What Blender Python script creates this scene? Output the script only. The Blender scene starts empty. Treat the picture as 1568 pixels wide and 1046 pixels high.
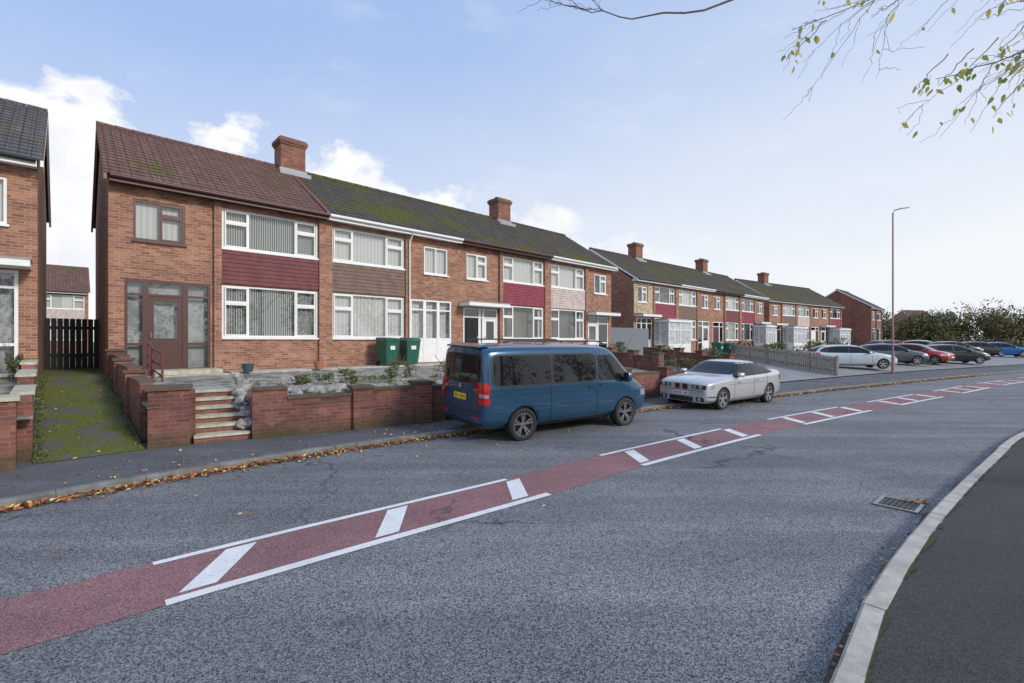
import bpy, bmesh, math, random
from mathutils import Vector, Matrix, noise
from mathutils.bvhtree import BVHTree
random.seed(7)
R=random.Random(11)
sc=bpy.context.scene
# ------------------------------------------------------------------ materials
def nt(name):
    m=bpy.data.materials.new(name); m.use_nodes=True
    n=m.node_tree.nodes; l=m.node_tree.links
    return m,n,l,n['Principled BSDF']
def c4(c): return (c[0],c[1],c[2],1)
def mixc(n,l,fac,a,b,blend='MIX'):
    x=n.new('ShaderNodeMix'); x.data_type='RGBA'; x.blend_type=blend
    for s,v in ((0,fac),(6,a),(7,b)):
        if hasattr(v,'is_linked'): l.new(v,x.inputs[s])
        elif s==0: x.inputs[0].default_value=v
        else: x.inputs[s].default_value=c4(v)
    return x.outputs[2]
def ramp(n,l,src,a,b,ca=(0,0,0),cb=(1,1,1)):
    r=n.new('ShaderNodeValToRGB'); r.color_ramp.elements[0].position=a; r.color_ramp.elements[1].position=b
    r.color_ramp.elements[0].color=c4(ca); r.color_ramp.elements[1].color=c4(cb)
    l.new(src,r.inputs[0]); return r.outputs[0]
def mth(n,l,op,a,b=None,c=None,cl=False):
    x=n.new('ShaderNodeMath'); x.operation=op; x.use_clamp=cl
    for i,q in enumerate((a,b,c)):
        if q is None: continue
        if isinstance(q,(int,float)): x.inputs[i].default_value=q
        else: l.new(q,x.inputs[i])
    return x.outputs[0]
def noi(n,l,scale,detail=4,rough=.6,coord='Object',vec=None):
    x=n.new('ShaderNodeTexNoise'); x.inputs['Scale'].default_value=scale
    x.inputs['Detail'].default_value=detail; x.inputs['Roughness'].default_value=rough
    if vec is None:
        t=n.new('ShaderNodeTexCoord'); vec=t.outputs[coord]
    l.new(vec,x.inputs['Vector']); return x.outputs['Fac']
def bump(n,l,p,h,strength,dist=.01):
    b=n.new('ShaderNodeBump'); b.inputs['Strength'].default_value=strength; b.inputs['Distance'].default_value=dist
    l.new(h,b.inputs['Height']); l.new(b.outputs[0],p.inputs['Normal']); return b
def M(name,c,rough=.7,metal=0,c2=None,scale=5,bmp=0,bscale=60,coat=0,lo=.35,hi=.65):
    m,n,l,p=nt(name)
    p.inputs['Base Color'].default_value=c4(c); p.inputs['Roughness'].default_value=rough
    p.inputs['Metallic'].default_value=metal; p.inputs['Coat Weight'].default_value=coat
    p.inputs['Coat Roughness'].default_value=.04
    if c2:
        f=ramp(n,l,noi(n,l,scale,6),lo,hi)
        l.new(mixc(n,l,f,c,c2),p.inputs['Base Color'])
    if bmp: bump(n,l,p,noi(n,l,bscale,5),bmp)
    return m
def brickmat(name,c1,c2,mortar,dirt=.35,w=.225,h=.075,green=0):
    m,n,l,p=nt(name)
    t=n.new('ShaderNodeTexCoord')
    b=n.new('ShaderNodeTexBrick'); b.inputs['Scale'].default_value=1
    b.inputs['Brick Width'].default_value=w; b.inputs['Row Height'].default_value=h
    b.inputs['Mortar Size'].default_value=.007; b.inputs['Bias'].default_value=-.05
    b.inputs['Color1'].default_value=c4(c1); b.inputs['Color2'].default_value=c4(c2); b.inputs['Mortar'].default_value=c4(mortar)
    l.new(t.outputs['UV'],b.inputs['Vector'])
    f=ramp(n,l,noi(n,l,.9,7,.65),.35,.68)
    col=mixc(n,l,f,b.outputs['Color'],mixc(n,l,1.0,b.outputs['Color'],(1-dirt,1-dirt*.95,1-dirt*.85),'MULTIPLY'))
    f2=ramp(n,l,noi(n,l,7,3),.55,.75)
    col=mixc(n,l,f2,col,mixc(n,l,.42,col,(.09,.06,.05)))
    f3=ramp(n,l,noi(n,l,3.1,5,.7),.58,.75)
    col=mixc(n,l,f3,col,mixc(n,l,.35,col,(.55,.36,.25)))
    if green:
        s=n.new('ShaderNodeSeparateXYZ'); l.new(t.outputs['Object'],s.inputs[0])
        a=mth(n,l,'MULTIPLY_ADD',s.outputs[2],-.8,.42)
        ad=mth(n,l,'ADD',a,mth(n,l,'MULTIPLY',noi(n,l,3,5),.7))
        g=ramp(n,l,ad,.38,.68)
        col=mixc(n,l,mth(n,l,'MULTIPLY',g,green),col,(.06,.058,.025))
    l.new(col,p.inputs['Base Color']); p.inputs['Roughness'].default_value=.9
    bump(n,l,p,b.outputs['Fac'],-.5,.006)
    return m
def tilemat(name,c1,c2,moss,mossc=(.13,.14,.025),col=.23):
    m,n,l,p=nt(name)
    t=n.new('ShaderNodeTexCoord')
    b=n.new('ShaderNodeTexBrick'); b.offset=0; b.inputs['Scale'].default_value=1
    b.inputs['Brick Width'].default_value=col; b.inputs['Row Height'].default_value=.3
    b.inputs['Mortar Size'].default_value=.014; b.inputs['Color1'].default_value=c4(c1); b.inputs['Color2'].default_value=c4(c2)
    b.inputs['Mortar'].default_value=c4([x*.35 for x in c1])
    l.new(t.outputs['UV'],b.inputs['Vector'])
    colr=mixc(n,l,ramp(n,l,noi(n,l,2.2,6),.35,.75),b.outputs['Color'],[x*.6 for x in c1])
    oi=n.new('ShaderNodeObjectInfo')
    vm=n.new('ShaderNodeVectorMath'); vm.operation='ADD'; l.new(t.outputs['Object'],vm.inputs[0]); l.new(oi.outputs['Location'],vm.inputs[1])
    a=mth(n,l,'MULTIPLY_ADD',noi(n,l,.42,2,vec=vm.outputs[0]),.62,mth(n,l,'MULTIPLY',noi(n,l,6,6,.75,vec=vm.outputs[0]),.38))
    colr=mixc(n,l,ramp(n,l,a,.56-moss,.65-moss),colr,mixc(n,l,ramp(n,l,noi(n,l,14,3),.4,.6),mossc,[x*.45 for x in mossc]))
    l.new(colr,p.inputs['Base Color']); p.inputs['Roughness'].default_value=.95
    w=n.new('ShaderNodeTexWave'); w.inputs['Scale'].default_value=1/col/3.14*1.57; w.bands_direction='X'
    l.new(t.outputs['UV'],w.inputs['Vector'])
    bump(n,l,p,w.outputs['Fac'],.8,.03)
    return m
def asphalt(name,c,speck=.5,patch=.25,moss=None,wear=0,vs=130,crack=0,mc=((.15,.17,.015),(.07,.085,.012))):
    m,n,l,p=nt(name)
    t=n.new('ShaderNodeTexCoord')
    v=n.new('ShaderNodeTexVoronoi'); v.inputs['Scale'].default_value=vs; l.new(t.outputs['Object'],v.inputs['Vector'])
    sp=n.new('ShaderNodeSeparateColor'); l.new(v.outputs['Color'],sp.inputs[0])
    f=ramp(n,l,sp.outputs[0],.1,1)
    lo=[x*(1-speck) for x in c]; hi=[x*(1+speck*1.1) for x in c]
    col=mixc(n,l,f,lo,hi)
    f=ramp(n,l,noi(n,l,.5,8,.7),.32,.68)
    col=mixc(n,l,f,col,mixc(n,l,1.0,col,[1-patch]*3,'MULTIPLY'))
    mp=n.new('ShaderNodeMapping'); l.new(t.outputs['Object'],mp.inputs[0]); mp.inputs['Rotation'].default_value=(0,0,math.radians(-37)); mp.inputs['Scale'].default_value=(.09,1.1,1)
    f=ramp(n,l,noi(n,l,1.3,6,.65,vec=mp.outputs[0]),.42,.66)
    col=mixc(n,l,f,col,mixc(n,l,1.0,col,[1+wear]*3,'MULTIPLY'))
    if crack:
        no=n.new('ShaderNodeTexNoise'); no.inputs['Scale'].default_value=1.5; no.inputs['Detail'].default_value=6; l.new(t.outputs['Object'],no.inputs['Vector'])
        va=n.new('ShaderNodeVectorMath'); va.operation='MULTIPLY_ADD'; l.new(no.outputs['Color'],va.inputs[0]); va.inputs[1].default_value=(1.1,1.1,0); l.new(t.outputs['Object'],va.inputs[2])
        vc=n.new('ShaderNodeTexVoronoi'); vc.feature='DISTANCE_TO_EDGE'; vc.inputs['Scale'].default_value=.30; l.new(va.outputs[0],vc.inputs['Vector'])
        cr=ramp(n,l,vc.outputs['Distance'],.002,.007,(1,1,1),(0,0,0))
        mk_=ramp(n,l,noi(n,l,.35,2),.46,.56)
        col=mixc(n,l,mth(n,l,'MULTIPLY',mth(n,l,'MULTIPLY',cr,mk_),crack),col,(.02,.02,.022))
    if moss is not None:
        a=mth(n,l,'MULTIPLY_ADD',noi(n,l,1.4,3),.5,mth(n,l,'MULTIPLY',noi(n,l,9,6,.75),.5))
        g=ramp(n,l,a,.50-moss,.56-moss)
        col=mixc(n,l,g,col,mixc(n,l,ramp(n,l,noi(n,l,30,3),.4,.6),mc[0],mc[1]))
    l.new(col,p.inputs['Base Color']); p.inputs['Roughness'].default_value=.78
    bump(n,l,p,v.outputs['Distance'],.45,.005)
    return m
def paintline(name,c,under,thr=.62):
    m,n,l,p=nt(name)
    f=ramp(n,l,noi(n,l,22,8,.8),thr-.08,thr+.04)
    col=mixc(n,l,f,mixc(n,l,ramp(n,l,noi(n,l,3,6),.3,.7),c,[x*.8 for x in c]),under)
    l.new(col,p.inputs['Base Color']); p.inputs['Roughness'].default_value=.7
    bump(n,l,p,noi(n,l,120,3),.3,.004); return m
def glassmat(name,tint=(.82,.84,.84),base=.10):
    m,n,l,p=nt(name); n.remove(p); o=n['Material Output']
    tr=n.new('ShaderNodeBsdfTransparent'); tr.inputs[0].default_value=c4(tint)
    g=n.new('ShaderNodeBsdfGlossy'); g.inputs['Roughness'].default_value=.015
    fr=n.new('ShaderNodeFresnel'); fr.inputs[0].default_value=1.5
    a=mth(n,l,'MULTIPLY_ADD',fr.outputs[0],1.3,base,True)
    bp=n.new('ShaderNodeBump'); bp.inputs['Strength'].default_value=.05; bp.inputs['Distance'].default_value=.02
    l.new(noi(n,l,1.5,2),bp.inputs['Height']); l.new(bp.outputs[0],g.inputs['Normal'])
    x=n.new('ShaderNodeMixShader'); l.new(a,x.inputs[0]); l.new(tr.outputs[0],x.inputs[1]); l.new(g.outputs[0],x.inputs[2])
    l.new(x.outputs[0],o.inputs[0]); return m
def stripes(name,c1,c2,scale):
    m,n,l,p=nt(name); t=n.new('ShaderNodeTexCoord')
    w=n.new('ShaderNodeTexWave'); w.bands_direction='X'; w.inputs['Scale'].default_value=scale; w.inputs['Distortion'].default_value=.6; w.inputs['Detail Scale'].default_value=.6
    l.new(t.outputs['UV'],w.inputs['Vector'])
    l.new(mixc(n,l,ramp(n,l,w.outputs['Fac'],.3,.6),c1,c2),p.inputs['Base Color']); p.inputs['Roughness'].default_value=.9; return m

BR=brickmat('brick_house',(.27,.105,.065),(.52,.25,.15),(.42,.33,.26),.36)
BR2=brickmat('brick_dark',(.22,.08,.055),(.38,.15,.10),(.28,.2,.15),.4)
BRW=brickmat('brick_garden_wall',(.20,.065,.05),(.35,.125,.09),(.24,.18,.15),.5,green=.85)
T_RED=tilemat('roof_tiles_red',(.19,.105,.085),(.24,.135,.11),.02)
T_BRN=tilemat('roof_tiles_brown',(.095,.082,.07),(.13,.112,.095),.055)
T_GRY=tilemat('roof_tiles_grey',(.12,.118,.12),(.16,.15,.15),.0)
def hung(n,c): return M(n,c,.8,c2=[x*.7 for x in c],scale=4)
H1=hung('hung_tiles_maroon',(.20,.065,.07)); H2=hung('hung_tiles_brown',(.22,.15,.12)); H3=hung('hung_tiles_red',(.29,.06,.085)); H4=hung('hung_tiles_pale',(.64,.53,.5)); H5=M('stone_cladding',(.6,.52,.34),.9,c2=(.25,.19,.11),scale=7,bmp=.5,bscale=9)
WHT=M('white_upvc',(.85,.85,.85),.35,c2=(.78,.78,.77),scale=3); BRN=M('brown_frame',(.085,.036,.03),.4); BLK=M('black_gloss',(.012,.012,.013),.3)
MAROON=M('maroon_fascia',(.18,.05,.05),.5); VERGE=M('verge_lit_tone',(.34,.25,.19),.9,c2=(.22,.15,.11),scale=6)  # verge: brownish base colour lightened to paint in the light on it
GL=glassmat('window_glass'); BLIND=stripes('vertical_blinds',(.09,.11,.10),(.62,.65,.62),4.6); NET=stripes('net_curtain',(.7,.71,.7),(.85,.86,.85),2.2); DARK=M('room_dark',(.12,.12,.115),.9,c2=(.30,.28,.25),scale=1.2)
FROSTREF=M('frosted_pale_reflection',(.6,.62,.63),.2,c2=(.34,.37,.38),scale=3)  # frosted tone with the porch glass's bluish-white reflections painted in
LEAD=M('lead_flashing',(.32,.33,.35),.5); POT=M('terracotta_pot',(.4,.16,.08),.8)
CONC=M('concrete_kerb',(.56,.52,.45),.9,c2=(.38,.35,.30),scale=5,bmp=.5); COPE=M('dark_kerb',(.25,.24,.225),.9,c2=(.13,.125,.11),scale=4,bmp=.4)
DKC=M('dark_coping',(.15,.09,.07),.9,c2=(.08,.075,.045),scale=5,bmp=.4)
SLAB=M('step_slab',(.60,.56,.46),.9,c2=(.34,.33,.23),scale=6,bmp=.3)
ROAD=asphalt('road_asphalt',(.180,.180,.183),.75,.27,wear=.42,vs=110,crack=.75)
PAVE=asphalt('pavement_asphalt',(.13,.132,.136),.45,.38,wear=.25,crack=.5)
PAVER=asphalt('pavement_asphalt_right',(.052,.053,.050),.55,.35,moss=-.14,wear=.1,mc=((.06,.07,.02),(.05,.055,.02)))
PATH=asphalt('path_mossy',(.13,.13,.12),.4,.3,moss=.055)
DRIVE=asphalt('driveway_paving',(.31,.30,.29),.25,.3,wear=.1)
REDS=asphalt('red_surfacing',(.31,.158,.155),.5,.38,wear=.15,crack=.9)
LINE=paintline('white_road_paint',(.86,.86,.84),(.26,.24,.24),.645)
GARD=M('garden_gravel',(.38,.37,.34),.95,c2=(.13,.135,.08),scale=2.6,bmp=1,bscale=25,lo=.42,hi=.62)
GRASS=M('grass_ground',(.09,.12,.035),.95,c2=(.15,.14,.06),scale=1.5,bmp=.8,bscale=20)
SILT=M('gutter_silt',(.055,.042,.034),.95,c2=(.13,.105,.085),scale=14,bmp=.8,bscale=60)
MOSS=M('moss',(.06,.07,.015),.95,c2=(.04,.045,.02),scale=20,bmp=.8,bscale=80)
WOOD=M('weathered_wood',(.36,.34,.30),.9,c2=(.21,.19,.165),scale=8); DWOOD=M('black_gate',(.010,.010,.011),.6); BWOOD=M('blue_grey_fence',(.2,.22,.24),.8)
STONE=M('rockery_stone',(.46,.44,.41),.9,c2=(.19,.18,.165),scale=6,bmp=.6)
LF=[M('foliage_a',(.095,.11,.035),.8),M('foliage_b',(.15,.15,.05),.8),M('foliage_c',(.18,.13,.055),.8),M('foliage_d',(.06,.075,.028),.8)]
LD=[M('foliage_dark_a',(.03,.04,.015),.8),M('foliage_dark_b',(.05,.05,.02),.8)]
LG=[M('shrub_green',(.10,.145,.035),.7),LF[0],M('shrub_yellowgreen',(.19,.21,.06),.7),LF[3]]
def leafm(n,c):
    m,nn,l,p=nt(n); p.inputs['Base Color'].default_value=c4(c); p.inputs['Roughness'].default_value=.6
    tl=nn.new('ShaderNodeBsdfTranslucent'); tl.inputs[0].default_value=c4(c); x=nn.new('ShaderNodeMixShader'); x.inputs[0].default_value=.55
    l.new(p.outputs[0],x.inputs[1]); l.new(tl.outputs[0],x.inputs[2]); l.new(x.outputs[0],nn['Material Output'].inputs[0]); return m
LY=[leafm('autumn_leaf_yellow',(.68,.58,.15)),leafm('autumn_leaf_green',(.38,.44,.10)),leafm('autumn_leaf_olive',(.52,.47,.14))]
LB=[M('litter_orange',(.50,.20,.06),.8),M('litter_brown',(.25,.105,.05),.8),M('litter_yellow',(.66,.48,.16),.8),M('litter_dark',(.10,.05,.035),.8),M('litter_rust',(.38,.13,.05),.8)]
BARK=M('bark',(.14,.11,.11),.9,c2=(.24,.20,.19),scale=12,bmp=.6)
RUB=M('rubber_black',(.02,.02,.021),.75); CARGL=M('car_glass',(.010,.012,.013),.03); CARGL.node_tree.nodes['Principled BSDF'].inputs['Specular IOR Level'].default_value=.5
RIMS=M('alloy_silver',(.55,.56,.58),.3,.8); RIMD=M('alloy_grey',(.30,.31,.33),.3,.8); TRIM=M('black_plastic',(.02,.02,.021),.5)
REDL=M('lamp_red',(.5,.012,.012),.12,coat=.6); LAMP=M('headlamp_clear',(.5,.52,.55),.08,.5,coat=.8); PLY=M('number_plate_yellow',(.8,.56,.04),.5); PLW=M('number_plate_white',(.75,.75,.72),.5); CHR=M('chrome',(.7,.7,.72),.12,1)
GRNB=M('bin_green',(.012,.11,.07),.45)
LAMPP=M('lamp_post_paint',(.36,.22,.21),.5,.1); GREYP=M('lamp_head_grey',(.4,.4,.42),.4)
def paint(n,c,metal=.45,r=.28): return M(n,c,r,metal,coat=1)
# ------------------------------------------------------------------ mesh builder
class MB:
    def __init__(s): s.v=[];s.f=[];s.m=[];s.sm=[];s.mats=[]
    def mi(s,m):
        if m not in s.mats: s.mats.append(m)
        return s.mats.index(m)
    def face(s,pts,mat,sm=False):
        i=len(s.v); s.v+= [tuple(p) for p in pts]; s.f.append(tuple(range(i,i+len(pts)))); s.m.append(s.mi(mat)); s.sm.append(sm)
    def idx(s,pts,faces,mat,sm=True):
        i=len(s.v); s.v+=[tuple(p) for p in pts]; k=s.mi(mat)
        for f in faces: s.f.append(tuple(i+a for a in f)); s.m.append(k); s.sm.append(sm)
    def hexa(s,p,mat):
        for q in ((0,3,2,1),(4,5,6,7),(0,1,5,4),(1,2,6,5),(2,3,7,6),(3,0,4,7)): s.face([p[a] for a in q],mat)
    def box(s,x0,x1,y0,y1,z0,z1,mat):
        if x0>x1: x0,x1=x1,x0
        s.hexa([(x0,y0,z0),(x1,y0,z0),(x1,y1,z0),(x0,y1,z0),(x0,y0,z1),(x1,y0,z1),(x1,y1,z1),(x0,y1,z1)],mat)
    def obox(s,a,b,t,za0,za1,zb0,zb1,mat,ext=0):
        a=Vector(a[:2]);b=Vector(b[:2]);d=(b-a).normalized();n=Vector((-d.y,d.x))*t/2; a=a-d*ext; b=b+d*ext
        s.hexa([(a-n).to_tuple()+(za0,),(b-n).to_tuple()+(zb0,),(b+n).to_tuple()+(zb0,),(a+n).to_tuple()+(za0,),
                (a-n).to_tuple()+(za1,),(b-n).to_tuple()+(zb1,),(b+n).to_tuple()+(zb1,),(a+n).to_tuple()+(za1,)],mat)
    def tube(s,pts,rad,mat,n=8,cap=True):
        pts=[Vector(p) for p in pts]; V=[];F=[]
        for i,p in enumerate(pts):
            d=(pts[min(i+1,len(pts)-1)]-pts[max(i-1,0)]).normalized()
            u=d.cross(Vector((0,0,1)) if abs(d.z)<.95 else Vector((1,0,0))).normalized(); w=d.cross(u)
            r=rad[i] if isinstance(rad,(list,tuple)) else rad
            for k in range(n):
                a=2*math.pi*k/n; V.append(p+u*math.cos(a)*r+w*math.sin(a)*r)
        for i in range(len(pts)-1):
            for k in range(n):
                F.append((i*n+k,i*n+(k+1)%n,(i+1)*n+(k+1)%n,(i+1)*n+k))
        s.idx(V,F,mat,True)
        if cap: s.face(V[:n],mat); s.face(V[-n:],mat)
    def build(s,name,parent=None,loc=(0,0,0),rot=(0,0,0)):
        me=bpy.data.meshes.new(name); me.from_pydata(s.v,[],s.f)
        for m in s.mats: me.materials.append(m)
        me.polygons.foreach_set('material_index',s.m); me.polygons.foreach_set('use_smooth',s.sm)
        uv=me.uv_layers.new(name='UVMap')
        for p in me.polygons:
            nn=p.normal
            if abs(nn.z)>.96: u=Vector((1,0,0)); v=Vector((0,1,0))
            else:
                u=Vector((-nn.y,nn.x,0)).normalized()
                if abs(u.x)>abs(u.y):
                    if u.x<0:u=-u
                elif u.y<0: u=-u
                v=nn.cross(u).normalized()
                if v.z<0: v=-v
            for li in p.loop_indices:
                co=me.vertices[me.loops[li].vertex_index].co
                uv.data[li].uv=(co.dot(u),co.dot(v))
        me.update()
        o=bpy.data.objects.new(name,me); sc.collection.objects.link(o); o.location=loc; o.rotation_euler=rot
        if parent: o.parent=parent
        return o
def empty(name,loc,rz=0,rx=0):
    e=bpy.data.objects.new(name,None); sc.collection.objects.link(e); e.location=loc; e.rotation_euler=(rx,0,rz); e.empty_display_size=.3; return e
# ------------------------------------------------------------------ curves
def cat(pts,step=.5):
    P=[Vector(p) for p in pts]; P=[P[0]*2-P[1]]+P+[P[-1]*2-P[-2]]; out=[]
    for i in range(1,len(P)-2):
        n=max(2,int((P[i+1]-P[i]).length/step)); n=min(n,60)
        for k in range(n):
            t=k/n; a,b,c,d=P[i-1],P[i],P[i+1],P[i+2]
            out.append(.5*((2*b)+(c-a)*t+(2*a-5*b+4*c-d)*t*t+(3*b-a-3*c+d)*t**3))
    out.append(P[-2]); return out
def offs(c,d):
    o=[]
    for i,p in enumerate(c):
        t=(c[min(i+1,len(c)-1)]-c[max(i-1,0)]).normalized(); dd=d(i) if callable(d) else d; o.append(p+Vector((-t.y,t.x))*dd)
    return o
def strip(mb,A,B,za,zb,mat):
    for i in range(len(A)-1):
        mb.face([(B[i].x,B[i].y,zb),(A[i].x,A[i].y,za),(A[i+1].x,A[i+1].y,za),(B[i+1].x,B[i+1].y,zb)],mat)
LK=cat([(-40,-32),(-22,-12),(-14,-3.2),(-9.4,1.9),(-6.10,5.6),(-3.72,8.1),(-1.0,10.25),(3.54,13.4),(10,17.35),(15.8,20.9),(28.1,27.9),(45,37),(80,54),(140,80),(260,125)])
RK=cat([(-30,-36),(-14,-16),(-6,-5.9),(-1.6,-.9),(1.9,2.75),(2.92,3.76),(4.86,5.4),(7.82,7.72),(10.8,9.93),(19.3,15.4),(27.2,20.3),(45,30.5),(80,47),(140,72),(260,116)])
NL=cat([(-34,-32),(-17,-12),(-9,-2.7),(-5.5,.9),(-2.62,3.56),(0.5,6.13),(2.12,7.55),(5.66,10.29),(7.5,11.6),(10.6,13.7),(17.5,18.2),(25.3,23.2),(45,34.3),(80,51),(140,76),(260,120)],.25)
def resamp(c):
    L=[0]
    for i in range(1,len(c)): L.append(L[-1]+(c[i]-c[i-1]).length)
    return L
def at(c,L,s):
    s=max(0,min(L[-1]-1e-4,s)); lo=0;hi=len(L)-1
    while hi-lo>1:
        m=(lo+hi)//2
        if L[m]<=s: lo=m
        else: hi=m
    t=(s-L[lo])/(L[lo+1]-L[lo]); p=c[lo].lerp(c[lo+1],t); d=(c[lo+1]-c[lo]).normalized(); return p,Vector((-d.y,d.x))
def arc(c,L,p): return L[min(range(len(c)),key=lambda i:(c[i]-Vector(p)).length)]
Ll=resamp(LK);Lr=resamp(RK);Ln=resamp(NL)
mb=MB(); N=160; A=[];B=[]
for i in range(N+1):
    A.append(at(RK,Lr,Lr[-1]*i/N)[0]); B.append(at(LK,Ll,Ll[-1]*i/N)[0])
strip(mb,A,B,0,0,ROAD); mb.build('road')
mb=MB(); strip(mb,offs(NL,lambda i:.012*noise.noise(Vector((i*.7,0,0)))),offs(NL,lambda i:.93+.02*noise.noise(Vector((i*.7,5,0)))),.004,.004,REDS); mb.build('red_surfacing_strip')
s0=arc(NL,Ln,(-2.62,3.56))
mb=MB()
def mk(a0,b0,a1,b1,off0,off1):
    n=max(1,int(abs(b0-a0)/.3)); q=[]
    for i in range(n+1):
        t=i/n; j=lambda k:.006*noise.noise(Vector(((a0+t)*9,k,off0*7)))
        p,nn=at(NL,Ln,s0+a0+(b0-a0)*t); u=p+nn*(off0+j(1)); p,nn=at(NL,Ln,s0+a1+(b1-a1)*t); w=p+nn*(off1+j(3)); q.append((u,w))
    for i in range(n): mb.face([(q[i][0].x,q[i][0].y,.008),(q[i+1][0].x,q[i+1][0].y,.008),(q[i+1][1].x,q[i+1][1].y,.008),(q[i][1].x,q[i][1].y,.008)],LINE)
for k in range(-4,22):
    b=k*6.2
    mk(b,b+4.05,b,b+4.05,-.02,.085); mk(b-.02,b+4.03,b-.02,b+4.03,.85,.93)
    for h in (.22,1.85,3.65): mk(b+h-.13,b+h+.13,b+h+.30,b+h+.56,.14,.80)
mb.build('road_markings')
def kerb(c,L,side,mat,h=.11,jl=.915,s_a=20,s_b=160,gap=.006):
    mb=MB(); s=s_a; jit=R.uniform
    while s<s_b:
        e=s+jl-gap; (p0,n0),(p1,n1)=at(c,L,s),at(c,L,e); n0=n0*side;n1=n1*side; dz=jit(-.004,.004); z=h+dz; o=jit(-.004,.004)
        a0=p0+n0*o;a1=p1+n1*o;b0=p0+n0*(o+.02);b1=p1+n1*(o+.02);c0=p0+n0*.14;c1=p1+n1*.14
        def v(p,z): return (p.x,p.y,z)
        mb.face([v(a0,-.03),v(a1,-.03),v(a1,z-.016),v(a0,z-.016)],mat); mb.face([v(a0,z-.016),v(a1,z-.016),v(b1,z),v(b0,z)],mat); mb.face([v(b0,z),v(b1,z),v(c1,z),v(c0,z)],mat)
        mb.face([v(a0,-.03),v(c0,-.03),v(c0,z),v(b0,z),v(a0,z-.016)],mat); mb.face([v(a1,-.03),v(c1,-.03),v(c1,z),v(b1,z),v(a1,z-.016)],mat); mb.face([v(c0,-.03),v(c1,-.03),v(c1,z),v(c0,z)],mat)
        s+=jl
    i0=next(i for i in range(len(L)) if L[i]>s_a); i1=next((i for i in range(len(L)) if L[i]>s_b),len(L)-1)
    cc=c[i0:i1]; strip(mb,offs(cc,side*.012),offs(cc,side*.138),h-.03,h-.02,SILT); strip(mb,offs(cc,side*.011),offs(cc,side*.012),-.03,h-.02,SILT)
    mb.build('kerbstone_line')
kerb(LK,Ll,1,COPE,.10); kerb(RK,Lr,-1,CONC,.12)
mb=MB(); strip(mb,offs(LK,.14),offs(LK,5),.092,.098,PAVE); mb.build('pavement')
mb=MB(); strip(mb,offs(RK,-.14),offs(RK,-3.4),.110,.115,PAVER); mb.build('pavement')
mb=MB(); strip(mb,offs(RK,-3.4),offs(RK,-9),.112,.13,GRASS); mb.build('grass_verge')
mb=MB(); mb.face([(-1500,-1500,-.04),(1500,-1500,-.04),(1500,1500,-.04),(-1500,1500,-.04)],GRASS); mb.build('ground')
def fine(c,L,a,b,st=.12):
    o=[];s=a
    while s<b: o.append(at(c,L,s)[0]); s+=st
    return o
sl=arc(LK,Ll,(-9.4,1.9)); sr=arc(RK,Lr,(.5,1.3))
mb=MB()
fl=fine(LK,Ll,sl,sl+60); strip(mb,offs(fl,lambda i:-max(.01,.15+.13*noise.noise(Vector((i*.13,0,3)))+.07*noise.noise(Vector((i*.6,0,3))))),offs(fl,.01),.003,.003,SILT)
fr_=fine(RK,Lr,sr,sr+40); strip(mb,offs(fr_,0.01),offs(fr_,lambda i:max(.01,.06+.07*noise.noise(Vector((i*.13,7,3)))+.05*noise.noise(Vector((i*.6,4,3))))),.003,.003,SILT)
mb.build('gutter_silt')
mb=MB(); strip(mb,offs(fr_,-.138),offs(fr_,lambda i:-.140-max(0,.015+.08*noise.noise(Vector((i*.16,2,3)))+.06*noise.noise(Vector((i*.9,4,3))))),.119,.119,MOSS)
mb.build('moss_edge')
# ------------------------------------------------------------------ terrain
F1=Vector((-10.9,12.7)); dX=Vector((.7254,.6884)); dY=Vector((-.6884,.7254))
def fac(t,y=0): return F1+dX*t+dY*y
TV=[];TF=[]
def terrain(stn,name):
    mb=MB(); rows=[]
    for (fp,zf,hp,mat) in stn:
        fp=Vector(fp);hp=Vector(hp); r=[]
        for k in range(9):
            t=k/8; p=fp.lerp(hp,t); r.append((p.x,p.y,zf+(1.08-zf)*(t**.8)))
        p=hp+dY*9; r.append((p.x,p.y,1.08)); p=hp+dY*120; r.append((p.x,p.y,1.08)); rows.append(r)
    for i in range(len(rows)-1):
        mat=stn[i][3]
        for k in range(len(rows[i])-1):
            q=[rows[i][k],rows[i+1][k],rows[i+1][k+1],rows[i][k+1]]; mb.face(q,mat if k<8 else GRASS)
            j=len(TV); TV.extend(Vector(a) for a in q); TF.append((j,j+1,j+2,j+3))
    return mb.build(name)
W1=Vector((-7.42,7.28)); W2=Vector((-6.45,8.25)); W3=Vector((-5.92,8.66)); W4=Vector((-5.10,9.22)); W5=Vector((-1.85,11.3)); W6=Vector((4.2,15.7)); W7=Vector((9.3,19.6))
sd=(W4-W3).normalized(); sn=Vector((-sd.y,sd.x))
terrain([((-40,-28),.8,(-45,-18),GARD),((-12,2.9),.8,fac(-7.5),GARD),(W1,.8,fac(-1.35),GARD)],'neighbour_garden_ground')
terrain([(W2+Vector((.05,.0)),.82,fac(0),GARD),(W3,.82,fac(.9),GARD),(W3+sn*1.75,.95,fac(1.2),GARD),(W4+sn*1.75,.95,fac(2.2),GARD),(W4,.82,fac(2.6),GARD),(W5,.82,fac(9),GARD),((1.3,13.5),.75,fac(16),GARD),(W6,.65,fac(23.6),GARD),
  ((6.6,17.4),.5,(7.6,31),GARD),(W7,.14,(14,38),DRIVE),((17.4,25.0),.14,(19,42.4),DRIVE),((23,28.5),.14,(27,49.5),DRIVE),((40,37.5),.14,(43,60),DRIVE),((70,52),.13,(72,76),GRASS),((130,80),.13,(130,105),GRASS)],'front_garden_ground')
TB=BVHTree.FromPolygons(TV,TF)
def tz(x,y):
    h=TB.ray_cast(Vector((x,y,20)),Vector((0,0,-1)))
    return h[0].z if h[0] else .1
mb=MB(); a0,a1=fac(-1.35),fac(0)
n=10
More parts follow.
